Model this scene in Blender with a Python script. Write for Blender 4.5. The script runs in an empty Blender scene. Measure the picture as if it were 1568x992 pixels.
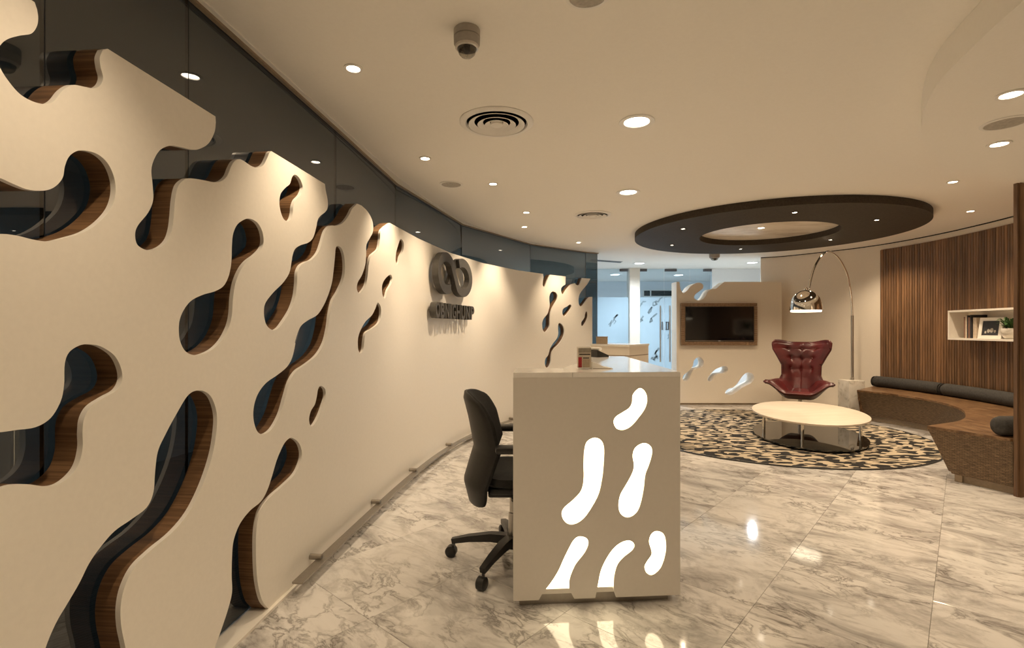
import bpy, bmesh, math, random
import numpy as np
from mathutils import Vector, Matrix
from mathutils.geometry import delaunay_2d_cdt

# ------------------------------------------------------------------ camera, world, exposure
SC = bpy.context.scene
COL = SC.collection
FPX, HZ, EYE = 775.0, 504.0, 1.24          # focal length in pixels, horizon row, eye height (frame 1568 x 992)
cam_data = bpy.data.cameras.new('camera')
cam = bpy.data.objects.new('camera', cam_data)
COL.objects.link(cam)
cam.location = (0, 0, EYE)
cam.rotation_euler = (math.radians(90), 0, 0)
cam_data.sensor_width = 36
cam_data.lens = 36 * FPX / 1568
cam_data.shift_y = (HZ - 496) / 1568
cam_data.clip_start = 0.05
SC.camera = cam
W = bpy.data.worlds.new('world'); SC.world = W
W.use_nodes = True
W.node_tree.nodes['Background'].inputs[0].default_value = (1.0, .88, .72, 1)
W.node_tree.nodes['Background'].inputs[1].default_value = .05
SC.view_settings.view_transform = 'Standard'
SC.view_settings.look = 'None'
SC.view_settings.exposure = 0.17
SC.view_settings.gamma = 1
SC.view_settings.use_curve_mapping = False
SC.cycles.max_bounces = 14
SC.cycles.diffuse_bounces = 7
SC.cycles.glossy_bounces = 5
SC.cycles.transparent_max_bounces = 12
SC.cycles.sample_clamp_indirect = 4.0
SC.cycles.caustics_reflective = False
SC.cycles.caustics_refractive = False

WARM = (1.0, .775, .525)
COOL = (.84, .93, 1.0)
P_SMALL, P_BIG, P_RING, P_COOL = 62.0, 44.0, 56.0, 185.0    # lamp watts
CEIL, SOFFIT = 2.46, 2.32
PI = math.pi
random.seed(7)

def px(x, y, z):                            # picture point -> point of the horizontal plane at height z
    d = FPX * (EYE - z) / (y - HZ)
    return ((x - 784) * d / FPX, d)

# ------------------------------------------------------------------ materials
MATS = {}
def nodes_of(name):
    m = bpy.data.materials.new(name); m.use_nodes = True
    nt = m.node_tree
    return m, nt, nt.nodes['Principled BSDF']
def N(nt, kind, **kw):
    n = nt.nodes.new(kind)
    for k, v in kw.items():
        if hasattr(n, k): setattr(n, k, v)
        else: n.inputs[k].default_value = v
    return n
def L(nt, a, b): nt.links.new(a, b)
def coords(nt, scale=(1, 1, 1), kind='Object', rot=(0, 0, 0)):
    t = N(nt, 'ShaderNodeTexCoord'); m = N(nt, 'ShaderNodeMapping')
    m.inputs['Scale'].default_value = scale
    m.inputs['Rotation'].default_value = rot
    L(nt, t.outputs[kind], m.inputs['Vector'])
    return m.outputs['Vector']
def ramp(nt, fac, stops, interp='LINEAR'):
    r = N(nt, 'ShaderNodeValToRGB'); cr = r.color_ramp
    cr.interpolation = interp
    while len(cr.elements) < len(stops): cr.elements.new(.5)
    for e, (p, c) in zip(cr.elements, stops):
        e.position = p; e.color = (*c, 1)
    L(nt, fac, r.inputs['Fac'])
    return r.outputs['Color']
def bump(nt, b, height, strength=.2, dist=.01):
    n = N(nt, 'ShaderNodeBump'); n.inputs['Strength'].default_value = strength; n.inputs['Distance'].default_value = dist
    L(nt, height, n.inputs['Height']); L(nt, n.outputs['Normal'], b.inputs['Normal'])
def plain(name, col, rough=.5, metal=0.0, coat=0.0, noise=0.0, spec=.5):
    m, nt, b = nodes_of(name)
    b.inputs['Base Color'].default_value = (*col, 1)
    b.inputs['Roughness'].default_value = rough
    b.inputs['Metallic'].default_value = metal
    b.inputs['Coat Weight'].default_value = coat
    b.inputs['Specular IOR Level'].default_value = spec
    if noise:
        n = N(nt, 'ShaderNodeTexNoise'); n.inputs['Scale'].default_value = 60; n.inputs['Detail'].default_value = 3
        L(nt, coords(nt), n.inputs['Vector'])
        c = ramp(nt, n.outputs['Fac'], [(.3, tuple(v * (1 - noise) for v in col)), (.7, tuple(min(1, v * (1 + noise)) for v in col))])
        L(nt, c, b.inputs['Base Color'])
    MATS[name] = m
    return m
def glow(name, col, strength):
    m = bpy.data.materials.new(name); m.use_nodes = True
    nt = m.node_tree; nt.nodes.remove(nt.nodes['Principled BSDF'])
    e = N(nt, 'ShaderNodeEmission'); e.inputs[0].default_value = (*col, 1); e.inputs[1].default_value = strength
    L(nt, e.outputs[0], nt.nodes['Material Output'].inputs[0])
    MATS[name] = m
def wood(name, dark, mid, light, scale, rough=.4, bands=0, dirz=True):
    m, nt, b = nodes_of(name)
    v = coords(nt, scale)
    inf = N(nt, 'ShaderNodeObjectInfo')
    add = N(nt, 'ShaderNodeVectorMath', operation='ADD')
    mul = N(nt, 'ShaderNodeMath', operation='MULTIPLY'); mul.inputs[1].default_value = 37.0
    L(nt, inf.outputs['Random'], mul.inputs[0])
    L(nt, v, add.inputs[0]); L(nt, mul.outputs[0], add.inputs[1])
    n = N(nt, 'ShaderNodeTexNoise'); n.inputs['Scale'].default_value = 1; n.inputs['Detail'].default_value = 5; n.inputs['Roughness'].default_value = .65
    L(nt, add.outputs[0], n.inputs['Vector'])
    c = ramp(nt, n.outputs['Fac'], [(.28, dark), (.5, mid), (.72, light)])
    hs = N(nt, 'ShaderNodeHueSaturation')
    mr = N(nt, 'ShaderNodeMapRange'); mr.inputs[3].default_value = .62; mr.inputs[4].default_value = 1.3
    L(nt, inf.outputs['Random'], mr.inputs[0]); 
    if bands: L(nt, mr.outputs[0], hs.inputs['Value'])
    L(nt, c, hs.inputs['Color']); L(nt, hs.outputs[0], b.inputs['Base Color'])
    b.inputs['Roughness'].default_value = rough
    bump(nt, b, n.outputs['Fac'], .12, .003)
    MATS[name] = m

plain('lacquer', (.86, .82, .75), .34, noise=.015)
plain('desk_lacquer', (.72, .685, .63), .38, noise=.012)
plain('counter_stone', (.88, .86, .82), .12, noise=.02)
plain('plaster', (.82, .77, .69), .7, noise=.012)
plain('ceiling_paint', (.90, .87, .81), .85, noise=.01)
plain('white_wall', (.84, .86, .88), .7, noise=.01)
plain('cream_wall', (.80, .73, .63), .6, noise=.015)
plain('white_plastic', (.85, .83, .79), .45, noise=.01)
plain('camera_grey', (.36, .335, .30), .45, noise=.05)
plain('grey_mesh', (.42, .39, .34), .7, noise=.15)
plain('trim_metal', (.80, .78, .75), .3, metal=.6, noise=.02)
plain('chrome', (.86, .84, .80), .06, metal=1, noise=.01)
plain('steel', (.55, .52, .48), .32, metal=1, noise=.05)
plain('rail_steel', (.36, .33, .29), .34, metal=.9, noise=.05)
plain('dark_steel', (.16, .16, .17), .4, metal=.8, noise=.05)
plain('black_plastic', (.016, .015, .014), .38, noise=.2)
plain('chair_fabric', (.011, .0105, .010), .8, noise=.35)
plain('chair_back', (.013, .012, .011), .45, noise=.2)
plain('charcoal_fabric', (.042, .040, .038), .9, noise=.3)
plain('sign_grey', (.075, .070, .064), .55, noise=.1)
plain('black_gap', (.006, .006, .006), .8, noise=.2)
plain('dark_ring', (.048, .038, .028), .65, noise=.25, spec=.2)
plain('screen', (.004, .004, .005), .08, noise=.1)
plain('carpet_side', (.10, .095, .085), .95, noise=.2)
plain('black_glass', (.012, .013, .012), .02, noise=.1, spec=1.0)
plain('paper', (.80, .74, .66), .7, noise=.02)
plain('ink', (.02, .02, .02), .6, noise=.1)
plain('red_print', (.55, .03, .05), .6, noise=.15)
plain('book_brown', (.22, .12, .08), .6, noise=.1)
plain('book_dark', (.03, .03, .035), .6, noise=.1)
plain('book_cream', (.62, .52, .40), .6, noise=.1)
plain('leaf', (.045, .13, .025), .5, noise=.3)
plain('soil', (.05, .035, .02), .95, noise=.3)
plain('grey_film', (.20, .27, .31), .6, noise=.1)
plain('dark_window', (.03, .045, .045), .15, noise=.1)
plain('grout', (.40, .36, .30), .9, noise=.1)
plain('side_timber', (.30, .23, .16), .5, noise=.1)
glow('lamp_warm', (1.0, .86, .66), 14.0)
glow('lamp_cool', (.90, .96, 1.0), 7.0)
glow('desk_glow', (1.0, .82, .52), 6.5)
glow('bulb_glow', (1.0, .84, .60), 4.0)
wood('panel_edge_wood', (.075, .038, .016), (.165, .088, .040), (.27, .155, .075), (3, 3, 150), .5)
wood('slat_wood', (.085, .043, .020), (.19, .102, .050), (.31, .175, .088), (90, 90, 2.5), .42, bands=1)
wood('bench_wood', (.060, .030, .014), (.165, .090, .042), (.36, .22, .115), (34, 3, 20), .33)
wood('frame_wood', (.12, .07, .036), (.24, .15, .085), (.36, .24, .14), (4, 4, 160), .5)
wood('pale_panel', (.62, .53, .41), (.84, .76, .63), (.92, .85, .74), (2.2, 5, 1), .25)
wood('table_wood', (.56, .48, .38), (.64, .56, .46), (.70, .62, .52), (3, 22, 3), .4)

def mat_woven():
    m, nt, b = nodes_of('woven')
    v = coords(nt, (1, 1, 1), 'UV')
    n = N(nt, 'ShaderNodeTexNoise'); n.inputs['Scale'].default_value = 18; n.inputs['Detail'].default_value = 4
    mp = N(nt, 'ShaderNodeMapping'); mp.inputs['Scale'].default_value = (1.2, 9, 1)
    L(nt, v, mp.inputs['Vector']); L(nt, mp.outputs[0], n.inputs['Vector'])
    br = N(nt, 'ShaderNodeTexBrick'); br.inputs['Scale'].default_value = 1.0
    br.inputs['Brick Width'].default_value = .034; br.inputs['Row Height'].default_value = .0115; br.inputs['Mortar Size'].default_value = .0018
    br.inputs['Mortar Smooth'].default_value = .6
    br.inputs['Color1'].default_value = (.9, .9, .9, 1); br.inputs['Color2'].default_value = (.6, .6, .6, 1); br.inputs['Mortar'].default_value = (.12, .12, .12, 1)
    L(nt, v, br.inputs['Vector'])
    c = ramp(nt, n.outputs['Fac'], [(.3, (.10, .060, .030)), (.5, (.20, .125, .064)), (.72, (.31, .205, .11))])
    mx = N(nt, 'ShaderNodeMix', data_type='RGBA', blend_type='MULTIPLY'); mx.inputs[0].default_value = .85
    L(nt, c, mx.inputs[6]); L(nt, br.outputs['Color'], mx.inputs[7]); L(nt, mx.outputs[2], b.inputs['Base Color'])
    b.inputs['Roughness'].default_value = .55
    bump(nt, b, br.outputs['Color'], .6, .004)
    MATS['woven'] = m
mat_woven()

def mat_marble():
    m, nt, b = nodes_of('marble')
    t = N(nt, 'ShaderNodeTexCoord'); inf = N(nt, 'ShaderNodeObjectInfo')
    mul = N(nt, 'ShaderNodeMath', operation='MULTIPLY'); mul.inputs[1].default_value = 61.0
    L(nt, inf.outputs['Random'], mul.inputs[0])
    add = N(nt, 'ShaderNodeVectorMath', operation='ADD')
    L(nt, t.outputs['Object'], add.inputs[0]); L(nt, mul.outputs[0], add.inputs[1])
    mp = N(nt, 'ShaderNodeMapping'); mp.inputs['Rotation'].default_value = (0, 0, math.radians(62)); mp.inputs['Scale'].default_value = (1.25, 2.5, 1)
    L(nt, add.outputs[0], mp.inputs['Vector'])
    n0 = N(nt, 'ShaderNodeTexNoise'); n0.inputs['Scale'].default_value = 2.2; n0.inputs['Detail'].default_value = 3
    L(nt, mp.outputs[0], n0.inputs['Vector'])
    wmix = N(nt, 'ShaderNodeMix', data_type='VECTOR'); wmix.inputs[0].default_value = .30
    L(nt, mp.outputs[0], wmix.inputs[4]); L(nt, n0.outputs['Color'], wmix.inputs[5])
    n1 = N(nt, 'ShaderNodeTexNoise'); n1.inputs['Scale'].default_value = 4.2; n1.inputs['Detail'].default_value = 8; n1.inputs['Roughness'].default_value = .62; n1.inputs['Distortion'].default_value = .5
    L(nt, wmix.outputs[1], n1.inputs['Vector'])
    # thin veins where the noise crosses its middle value
    s = N(nt, 'ShaderNodeMath', operation='SUBTRACT'); s.inputs[1].default_value = .5
    L(nt, n1.outputs['Fac'], s.inputs[0])
    ab = N(nt, 'ShaderNodeMath', operation='ABSOLUTE'); L(nt, s.outputs[0], ab.inputs[0])
    veins = ramp(nt, ab.outputs[0], [(0, (.34, .33, .32)), (.018, (.70, .69, .68)), (.05, (1, 1, 1))])
    n2 = N(nt, 'ShaderNodeTexNoise'); n2.inputs['Scale'].default_value = 1.9; n2.inputs['Detail'].default_value = 9; n2.inputs['Roughness'].default_value = .68; n2.inputs['Distortion'].default_value = .8
    L(nt, mp.outputs[0], n2.inputs['Vector'])
    cloud = ramp(nt, n2.outputs['Fac'], [(.31, (.34, .32, .305)), (.45, (.57, .55, .53)), (.55, (.74, .72, .695)), (.75, (.79, .77, .745))])
    n3 = N(nt, 'ShaderNodeTexNoise'); n3.inputs['Scale'].default_value = 1.3
    L(nt, mp.outputs[0], n3.inputs['Vector'])
    vf = ramp(nt, n3.outputs['Fac'], [(.40, (.15, .15, .15)), (.62, (.95, .95, .95))])
    mx = N(nt, 'ShaderNodeMix', data_type='RGBA', blend_type='MULTIPLY')
    L(nt, vf, mx.inputs[0]); L(nt, cloud, mx.inputs[6]); L(nt, veins, mx.inputs[7])
    L(nt, mx.outputs[2], b.inputs['Base Color'])
    b.inputs['Roughness'].default_value = .07
    b.inputs['Specular IOR Level'].default_value = .55
    MATS['marble'] = m
    m2, nt, b = nodes_of('pale_marble')
    n = N(nt, 'ShaderNodeTexNoise'); n.inputs['Scale'].default_value = 9; n.inputs['Detail'].default_value = 8; n.inputs['Distortion'].default_value = 1.2
    L(nt, coords(nt), n.inputs['Vector'])
    L(nt, ramp(nt, n.outputs['Fac'], [(.32, (.45, .42, .36)), (.45, (.72, .68, .61)), (.7, (.80, .76, .70))]), b.inputs['Base Color'])
    b.inputs['Roughness'].default_value = .2
    MATS['pale_marble'] = m2
mat_marble()

def mat_rug():
    m, nt, b = nodes_of('rug')
    v = coords(nt, (7.6, 13.0, 1))
    n = N(nt, 'ShaderNodeTexNoise'); n.inputs['Scale'].default_value = 1.25; n.inputs['Detail'].default_value = .6; n.inputs['Roughness'].default_value = .4; n.inputs['Distortion'].default_value = .5
    L(nt, v, n.inputs['Vector'])
    c = ramp(nt, n.outputs['Fac'], [(.505, (.014, .012, .010)), (.518, (.56, .465, .335))])
    f = N(nt, 'ShaderNodeTexNoise'); f.inputs['Scale'].default_value = 220
    L(nt, coords(nt), f.inputs['Vector'])
    mx = N(nt, 'ShaderNodeMix', data_type='RGBA', blend_type='MULTIPLY'); mx.inputs[0].default_value = .35
    L(nt, c, mx.inputs[6]); L(nt, f.outputs['Color'], mx.inputs[7]); L(nt, mx.outputs[2], b.inputs['Base Color'])
    b.inputs['Roughness'].default_value = .95
    bump(nt, b, f.outputs['Fac'], .5, .004)
    MATS['rug'] = m
    m, nt, b = nodes_of('ribbed_carpet')
    w = N(nt, 'ShaderNodeTexWave', wave_type='BANDS'); w.inputs['Scale'].default_value = 14; w.inputs['Distortion'].default_value = .3
    L(nt, coords(nt, rot=(0, 0, .7)), w.inputs['Vector'])
    L(nt, ramp(nt, w.outputs['Fac'], [(.2, (.20, .20, .20)), (.8, (.40, .40, .40))]), b.inputs['Base Color'])
    b.inputs['Roughness'].default_value = .95
    MATS['ribbed_carpet'] = m
mat_rug()

def mat_leather():
    m, nt, b = nodes_of('red_leather')
    n = N(nt, 'ShaderNodeTexNoise'); n.inputs['Scale'].default_value = 7; n.inputs['Detail'].default_value = 4
    L(nt, coords(nt), n.inputs['Vector'])
    L(nt, ramp(nt, n.outputs['Fac'], [(.3, (.050, .0065, .0075)), (.7, (.115, .014, .014))]), b.inputs['Base Color'])
    vo = N(nt, 'ShaderNodeTexVoronoi'); vo.inputs['Scale'].default_value = 150; L(nt, coords(nt), vo.inputs['Vector'])
    b.inputs['Roughness'].default_value = .34
    bump(nt, b, vo.outputs['Distance'], .15, .002)
    MATS['red_leather'] = m
    plain('shell_brown', (.075, .026, .021), .4, noise=.15)
mat_leather()

def mat_glass(name, tint, refl=1.0, ior=1.5, film=None, film_amt=0.0):
    m = bpy.data.materials.new(name); m.use_nodes = True
    nt = m.node_tree; nt.nodes.remove(nt.nodes['Principled BSDF'])
    tr = N(nt, 'ShaderNodeBsdfTransparent'); tr.inputs[0].default_value = (*tint, 1)
    gl = N(nt, 'ShaderNodeBsdfGlossy'); gl.inputs['Roughness'].default_value = .0; gl.inputs[0].default_value = (refl, refl, refl, 1)
    fr = N(nt, 'ShaderNodeFresnel'); fr.inputs[0].default_value = ior
    mx = N(nt, 'ShaderNodeMixShader')
    geo = N(nt, 'ShaderNodeNewGeometry'); inv = N(nt, 'ShaderNodeMath', operation='SUBTRACT'); inv.inputs[0].default_value = 1.0
    fm = N(nt, 'ShaderNodeMath', operation='MULTIPLY')       # only the entry face of a pane reflects
    L(nt, geo.outputs['Backfacing'], inv.inputs[1]); L(nt, inv.outputs[0], fm.inputs[0]); L(nt, fr.outputs[0], fm.inputs[1])
    L(nt, fm.outputs[0], mx.inputs[0])
    body = tr.outputs[0]
    if film:
        df = N(nt, 'ShaderNodeBsdfDiffuse'); df.inputs[0].default_value = (*film, 1)
        tl = N(nt, 'ShaderNodeBsdfTranslucent'); tl.inputs[0].default_value = (*film, 1)
        m1 = N(nt, 'ShaderNodeMixShader'); m1.inputs[0].default_value = .6
        L(nt, df.outputs[0], m1.inputs[1]); L(nt, tl.outputs[0], m1.inputs[2])
        m2 = N(nt, 'ShaderNodeMixShader'); m2.inputs[0].default_value = film_amt
        L(nt, body, m2.inputs[1]); L(nt, m1.outputs[0], m2.inputs[2]); body = m2.outputs[0]
    L(nt, body, mx.inputs[1]); L(nt, gl.outputs[0], mx.inputs[2])
    L(nt, mx.outputs[0], nt.nodes['Material Output'].inputs[0])
    MATS[name] = m
mat_glass('tinted_glass', (.33, .365, .365), .80, 2.15)
mat_glass('clear_glass', (.84, .91, .95), .9, 1.45)
mat_glass('frosted_glass', (.78, .88, .93), .8, 1.4, (.60, .72, .80), .66)
mat_glass('acrylic', (.93, .92, .90), .9, 1.45)
mat_glass('dome_plastic', (.62, .60, .55), 1.0, 1.7)

# ------------------------------------------------------------------ mesh helpers
def prop(o, label=None, cat=None, group=None, kind=None):
    if label: o['label'] = label
    if cat: o['category'] = cat
    if group: o['group'] = group
    if kind: o['kind'] = kind
    return o
def thing(name, label, cat, loc=(0, 0, 0), rz=0.0, group=None, kind=None):
    o = bpy.data.objects.new(name, None); COL.objects.link(o)
    o.empty_display_size = .05
    o.location = loc; o.rotation_euler = (0, 0, rz)
    return prop(o, label, cat, group, kind)

class MB:
    def __init__(s): s.v = []; s.f = []; s.uv = None
    def add(s, vs, fs):
        k = len(s.v); s.v += [tuple(map(float, p)) for p in vs]; s.f += [tuple(i + k for i in f) for f in fs]; return s
    def box(s, a, b, bev=0.0):
        (x0, y0, z0), (x1, y1, z1) = a, b
        if not bev:
            return s.add([(x0, y0, z0), (x1, y0, z0), (x1, y1, z0), (x0, y1, z0), (x0, y0, z1), (x1, y0, z1), (x1, y1, z1), (x0, y1, z1)],
                         [(0, 3, 2, 1), (4, 5, 6, 7), (0, 1, 5, 4), (1, 2, 6, 5), (2, 3, 7, 6), (3, 0, 4, 7)])
        bm = bmesh.new(); bmesh.ops.create_cube(bm, size=1)
        for v in bm.verts: v.co = Vector(((x0 + x1) / 2 + v.co.x * (x1 - x0), (y0 + y1) / 2 + v.co.y * (y1 - y0), (z0 + z1) / 2 + v.co.z * (z1 - z0)))
        bmesh.ops.bevel(bm, geom=bm.edges[:], offset=bev, segments=2, affect='EDGES', profile=.5)
        return s.bm(bm)
    def bm(s, bm):
        bm.verts.index_update()
        s.add([v.co for v in bm.verts], [[v.index for v in f.verts] for f in bm.faces]); bm.free(); return s
    def prism(s, poly, z0, z1, plane='xy'):
        n = len(poly)
        def P(p, t): return {'xy': (p[0], p[1], t), 'xz': (p[0], t, p[1]), 'yz': (t, p[0], p[1])}[plane]
        return s.add([P(p, z0) for p in poly] + [P(p, z1) for p in poly],
                     [tuple(range(n))[::-1], tuple(range(n, 2 * n))] + [(i, (i + 1) % n, n + (i + 1) % n, n + i) for i in range(n)])
    def lathe(s, prof, c=(0, 0, 0), n=24):
        k = len(s.v); m = len(prof)
        for i in range(n):
            a = 2 * PI * i / n
            for r, z in prof: s.v.append((c[0] + r * math.cos(a), c[1] + r * math.sin(a), c[2] + z))
        for i in range(n):
            for j in range(m - 1):
                a0 = k + i * m + j; b0 = k + (i + 1) % n * m + j
                s.f.append((a0, b0, b0 + 1, a0 + 1))
        if prof[0][0] > 1e-5: s.f.append(tuple(k + i * m for i in range(n))[::-1])
        if prof[-1][0] > 1e-5: s.f.append(tuple(k + i * m + m - 1 for i in range(n)))
        return s
    def ring(s, prof, c=(0, 0, 0), n=32):           # closed profile turned about z
        k = len(s.v); m = len(prof)
        for i in range(n):
            a = 2 * PI * i / n
            for r, z in prof: s.v.append((c[0] + r * math.cos(a), c[1] + r * math.sin(a), c[2] + z))
        for i in range(n):
            for j in range(m):
                a0 = k + i * m; b0 = k + (i + 1) % n * m
                s.f.append((a0 + j, b0 + j, b0 + (j + 1) % m, a0 + (j + 1) % m))
        return s
    def tube(s, path, rad, n=10, cap=True, closed=False, squash=None, up=Vector((0, 0, 1))):
        path = [Vector(p) for p in path]; m = len(path)
        rads = rad if isinstance(rad, (list, tuple)) else [rad] * m
        k = len(s.v)
        for i, p in enumerate(path):
            if closed: t = path[(i + 1) % m] - path[i - 1]
            else: t = path[min(i + 1, m - 1)] - path[max(i - 1, 0)]
            t.normalize()
            u = up if abs(t.dot(up)) < .95 else Vector((1, 0, 0))
            a = t.cross(u).normalized(); b = a.cross(t).normalized()
            sa, sb = squash if squash else (1, 1)
            for j in range(n):
                q = 2 * PI * j / n
                s.v.append(tuple(p + a * rads[i] * sa * math.cos(q) + b * rads[i] * sb * math.sin(q)))
        for i in range(m if closed else m - 1):
            i2 = (i + 1) % m
            for j in range(n):
                s.f.append((k + i * n + j, k + i * n + (j + 1) % n, k + i2 * n + (j + 1) % n, k + i2 * n + j))
        if cap and not closed:
            s.f.append(tuple(k + j for j in range(n))[::-1]); s.f.append(tuple(k + (m - 1) * n + j for j in range(n)))
        return s
    def bar(s, path, w, h, up=Vector((0, 0, 1))):    # rectangular section swept along a path: w across, h along up
        path = [Vector(p) for p in path]; m = len(path); k = len(s.v)
        for i, p in enumerate(path):
            t = (path[min(i + 1, m - 1)] - path[max(i - 1, 0)]).normalized()
            u = up if abs(t.dot(up)) < .95 else Vector((1, 0, 0))
            a = t.cross(u).normalized(); b = a.cross(t).normalized()
            ww = w[i] if isinstance(w, (list, tuple)) else w; hh = h[i] if isinstance(h, (list, tuple)) else h
            for sa, sb in ((-1, -1), (1, -1), (1, 1), (-1, 1)): s.v.append(tuple(p + a * ww / 2 * sa + b * hh / 2 * sb))
        for i in range(m - 1):
            for j in range(4): s.f.append((k + i * 4 + j, k + i * 4 + (j + 1) % 4, k + i * 4 + 4 + (j + 1) % 4, k + i * 4 + 4 + j))
        s.f.append((k, k + 3, k + 2, k + 1)); e = k + (m - 1) * 4; s.f.append((e, e + 1, e + 2, e + 3))
        return s
    def ball(s, c, r, sc=(1, 1, 1), seg=14, rings=9):
        bm = bmesh.new(); bmesh.ops.create_uvsphere(bm, u_segments=seg, v_segments=rings, radius=r)
        for v in bm.verts: v.co = Vector((c[0] + v.co.x * sc[0], c[1] + v.co.y * sc[1], c[2] + v.co.z * sc[2]))
        return s.bm(bm)
    def mesh(s, name, mat, off=(0, 0, 0), smooth=True, fix=True, ang=35):
        me = bpy.data.meshes.new(name)
        me.from_pydata([(a - off[0], b - off[1], c - off[2]) for a, b, c in s.v], [], s.f)
        if fix:
            bm = bmesh.new(); bm.from_mesh(me); bmesh.ops.recalc_face_normals(bm, faces=bm.faces); bm.to_mesh(me); bm.free()
        if smooth:
            me.shade_smooth(); me.set_sharp_from_angle(angle=math.radians(ang))
        me.materials.append(MATS[mat])
        return me
    def build(s, name, mat, parent=None, local=False, smooth=True, fix=True, ang=35, uv=None):
        off = (0, 0, 0)
        if parent is not None and not local:
            p = parent; off = Vector((0, 0, 0))
            while p is not None: off = off + Vector(p.location); p = p.parent
        me = s.mesh(name, mat, off, smooth, fix, ang)
        if uv:                                        # uv(x, y, z) in world metres
            ul = me.uv_layers.new(name='uv')
            for lp in me.loops:
                co = me.vertices[lp.vertex_index].co
                ul.data[lp.index].uv = uv(co.x + off[0], co.y + off[1], co.z + off[2])
        o = bpy.data.objects.new(name, me); COL.objects.link(o)
        o.parent = parent
        return o
def copy_tree(o, parent=None):
    c = o.copy(); COL.objects.link(c); c.parent = parent
    for ch in list(o.children): copy_tree(ch, c)
    return c

def crom(pts, closed=True, k=5):
    P = [np.array(p, float) for p in pts]; n = len(P); out = []
    for i in range(n if closed else n - 1):
        p1, p2 = P[i], P[(i + 1) % n]
        p0 = P[i - 1] if (closed or i > 0) else 2 * p1 - p2
        p3 = P[(i + 2) % n] if (closed or i < n - 2) else 2 * p2 - p1
        for j in range(k):
            t = j / k
            out.append(.5 * ((2 * p1) + (-p0 + p2) * t + (2 * p0 - 5 * p1 + 4 * p2 - p3) * t * t + (-p0 + 3 * p1 - 3 * p2 + p3) * t ** 3))
    if not closed: out.append(P[-1])
    return out
class Curve2:                                        # arc-length curve in plan
    def __init__(s, pts, deg=None, k=14):
        p = np.array(pts, float)
        if deg:
            t = np.r_[0, np.cumsum(np.hypot(*np.diff(p, axis=0).T))]; t = t / t[-1] * 2 - 1
            cx = np.polynomial.chebyshev.chebfit(t, p[:, 0], deg); cy = np.polynomial.chebyshev.chebfit(t, p[:, 1], deg)
            tt = np.linspace(-1, 1, 800)
            s.p = np.c_[np.polynomial.chebyshev.chebval(tt, cx), np.polynomial.chebyshev.chebval(tt, cy)]
        else: s.p = np.array(crom(pts, False, k))
        s.s = np.r_[0, np.cumsum(np.hypot(*np.diff(s.p, axis=0).T))]; s.len = s.s[-1]
    def at(s, u, off=0.0):                           # point at arc length u, moved off to the left of travel
        i = int(np.clip(np.searchsorted(s.s, u) - 1, 0, len(s.p) - 2))
        d = s.p[i + 1] - s.p[i]; l = s.s[i + 1] - s.s[i]; t = (u - s.s[i]) / l
        a = s.p[max(i - 3, 0)]; b = s.p[min(i + 4, len(s.p) - 1)]; tg = (b - a) / np.hypot(*(b - a))
        q = s.p[i] + d * t
        return (q[0] - tg[1] * off, q[1] + tg[0] * off)
    def tan(s, u):
        a = s.at(max(u - .02, 0)); b = s.at(min(u + .02, s.len)); return math.atan2(b[1] - a[1], b[0] - a[0])
    def at_col(s, x):                                # arc length where the picture column x meets the curve
        r = s.p[:, 0] - s.p[:, 1] * (x - 784) / FPX
        ok = (s.p[:, 1] > .2)
        for i in range(len(r) - 1):
            if ok[i] and r[i] <= 0 < r[i + 1]:
                t = -r[i] / (r[i + 1] - r[i]); return s.s[i] + t * (s.s[i + 1] - s.s[i])
        return s.s[-1]

def inside(pt, loops):
    c = False; x, y = pt
    for lp in loops:
        a = lp; b = np.roll(lp, -1, axis=0)
        cr = ((a[:, 1] > y) != (b[:, 1] > y))
        if cr.any():
            xx = (b[cr, 0] - a[cr, 0]) * (y - a[cr, 1]) / (b[cr, 1] - a[cr, 1]) + a[cr, 0]
            if np.count_nonzero(x < xx) % 2: c = not c
    return c
def sheet(loops, fmap, d0, d1, grid=None):
    """a plate with holes: loops in (u, v), fmap(u, v, depth) -> 3D, depth d0 (front) to d1 (back)"""
    loops = [np.array(l, float) for l in loops]
    pts, edges = [], []
    for l in loops:
        k = len(pts); n = len(l); pts += [Vector(p) for p in l]; edges += [(k + i, k + (i + 1) % n) for i in range(n)]
    if grid:
        (u0, u1, du), (v0, v1, dv) = grid
        for u in np.arange(u0 + du / 2, u1, du):
            for v in np.arange(v0 + dv / 2, v1, dv):
                if inside((u, v), loops): pts.append(Vector((u, v)))
    co, ed, fa, ov, oe, of = delaunay_2d_cdt(pts, edges, [], 0, 1e-5)
    tris = []
    for f in fa:
        c = sum((co[i] for i in f), Vector((0, 0))) / len(f)
        if inside((c.x, c.y), loops): tris.append(tuple(f))
    from collections import Counter
    cnt = Counter()
    for f in tris:
        for i in range(len(f)): cnt[tuple(sorted((f[i], f[(i + 1) % len(f)])))] += 1
    m = MB(); n = len(co)
    m.v = [tuple(fmap(p.x, p.y, d0)) for p in co] + [tuple(fmap(p.x, p.y, d1)) for p in co]
    for f in tris:
        m.f.append(f); m.f.append(tuple(i + n for i in f)[::-1])
        for i in range(len(f)):
            a, b = f[i], f[(i + 1) % len(f)]
            if cnt[tuple(sorted((a, b)))] == 1: m.f.append((b, a, a + n, b + n))
    return m

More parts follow.
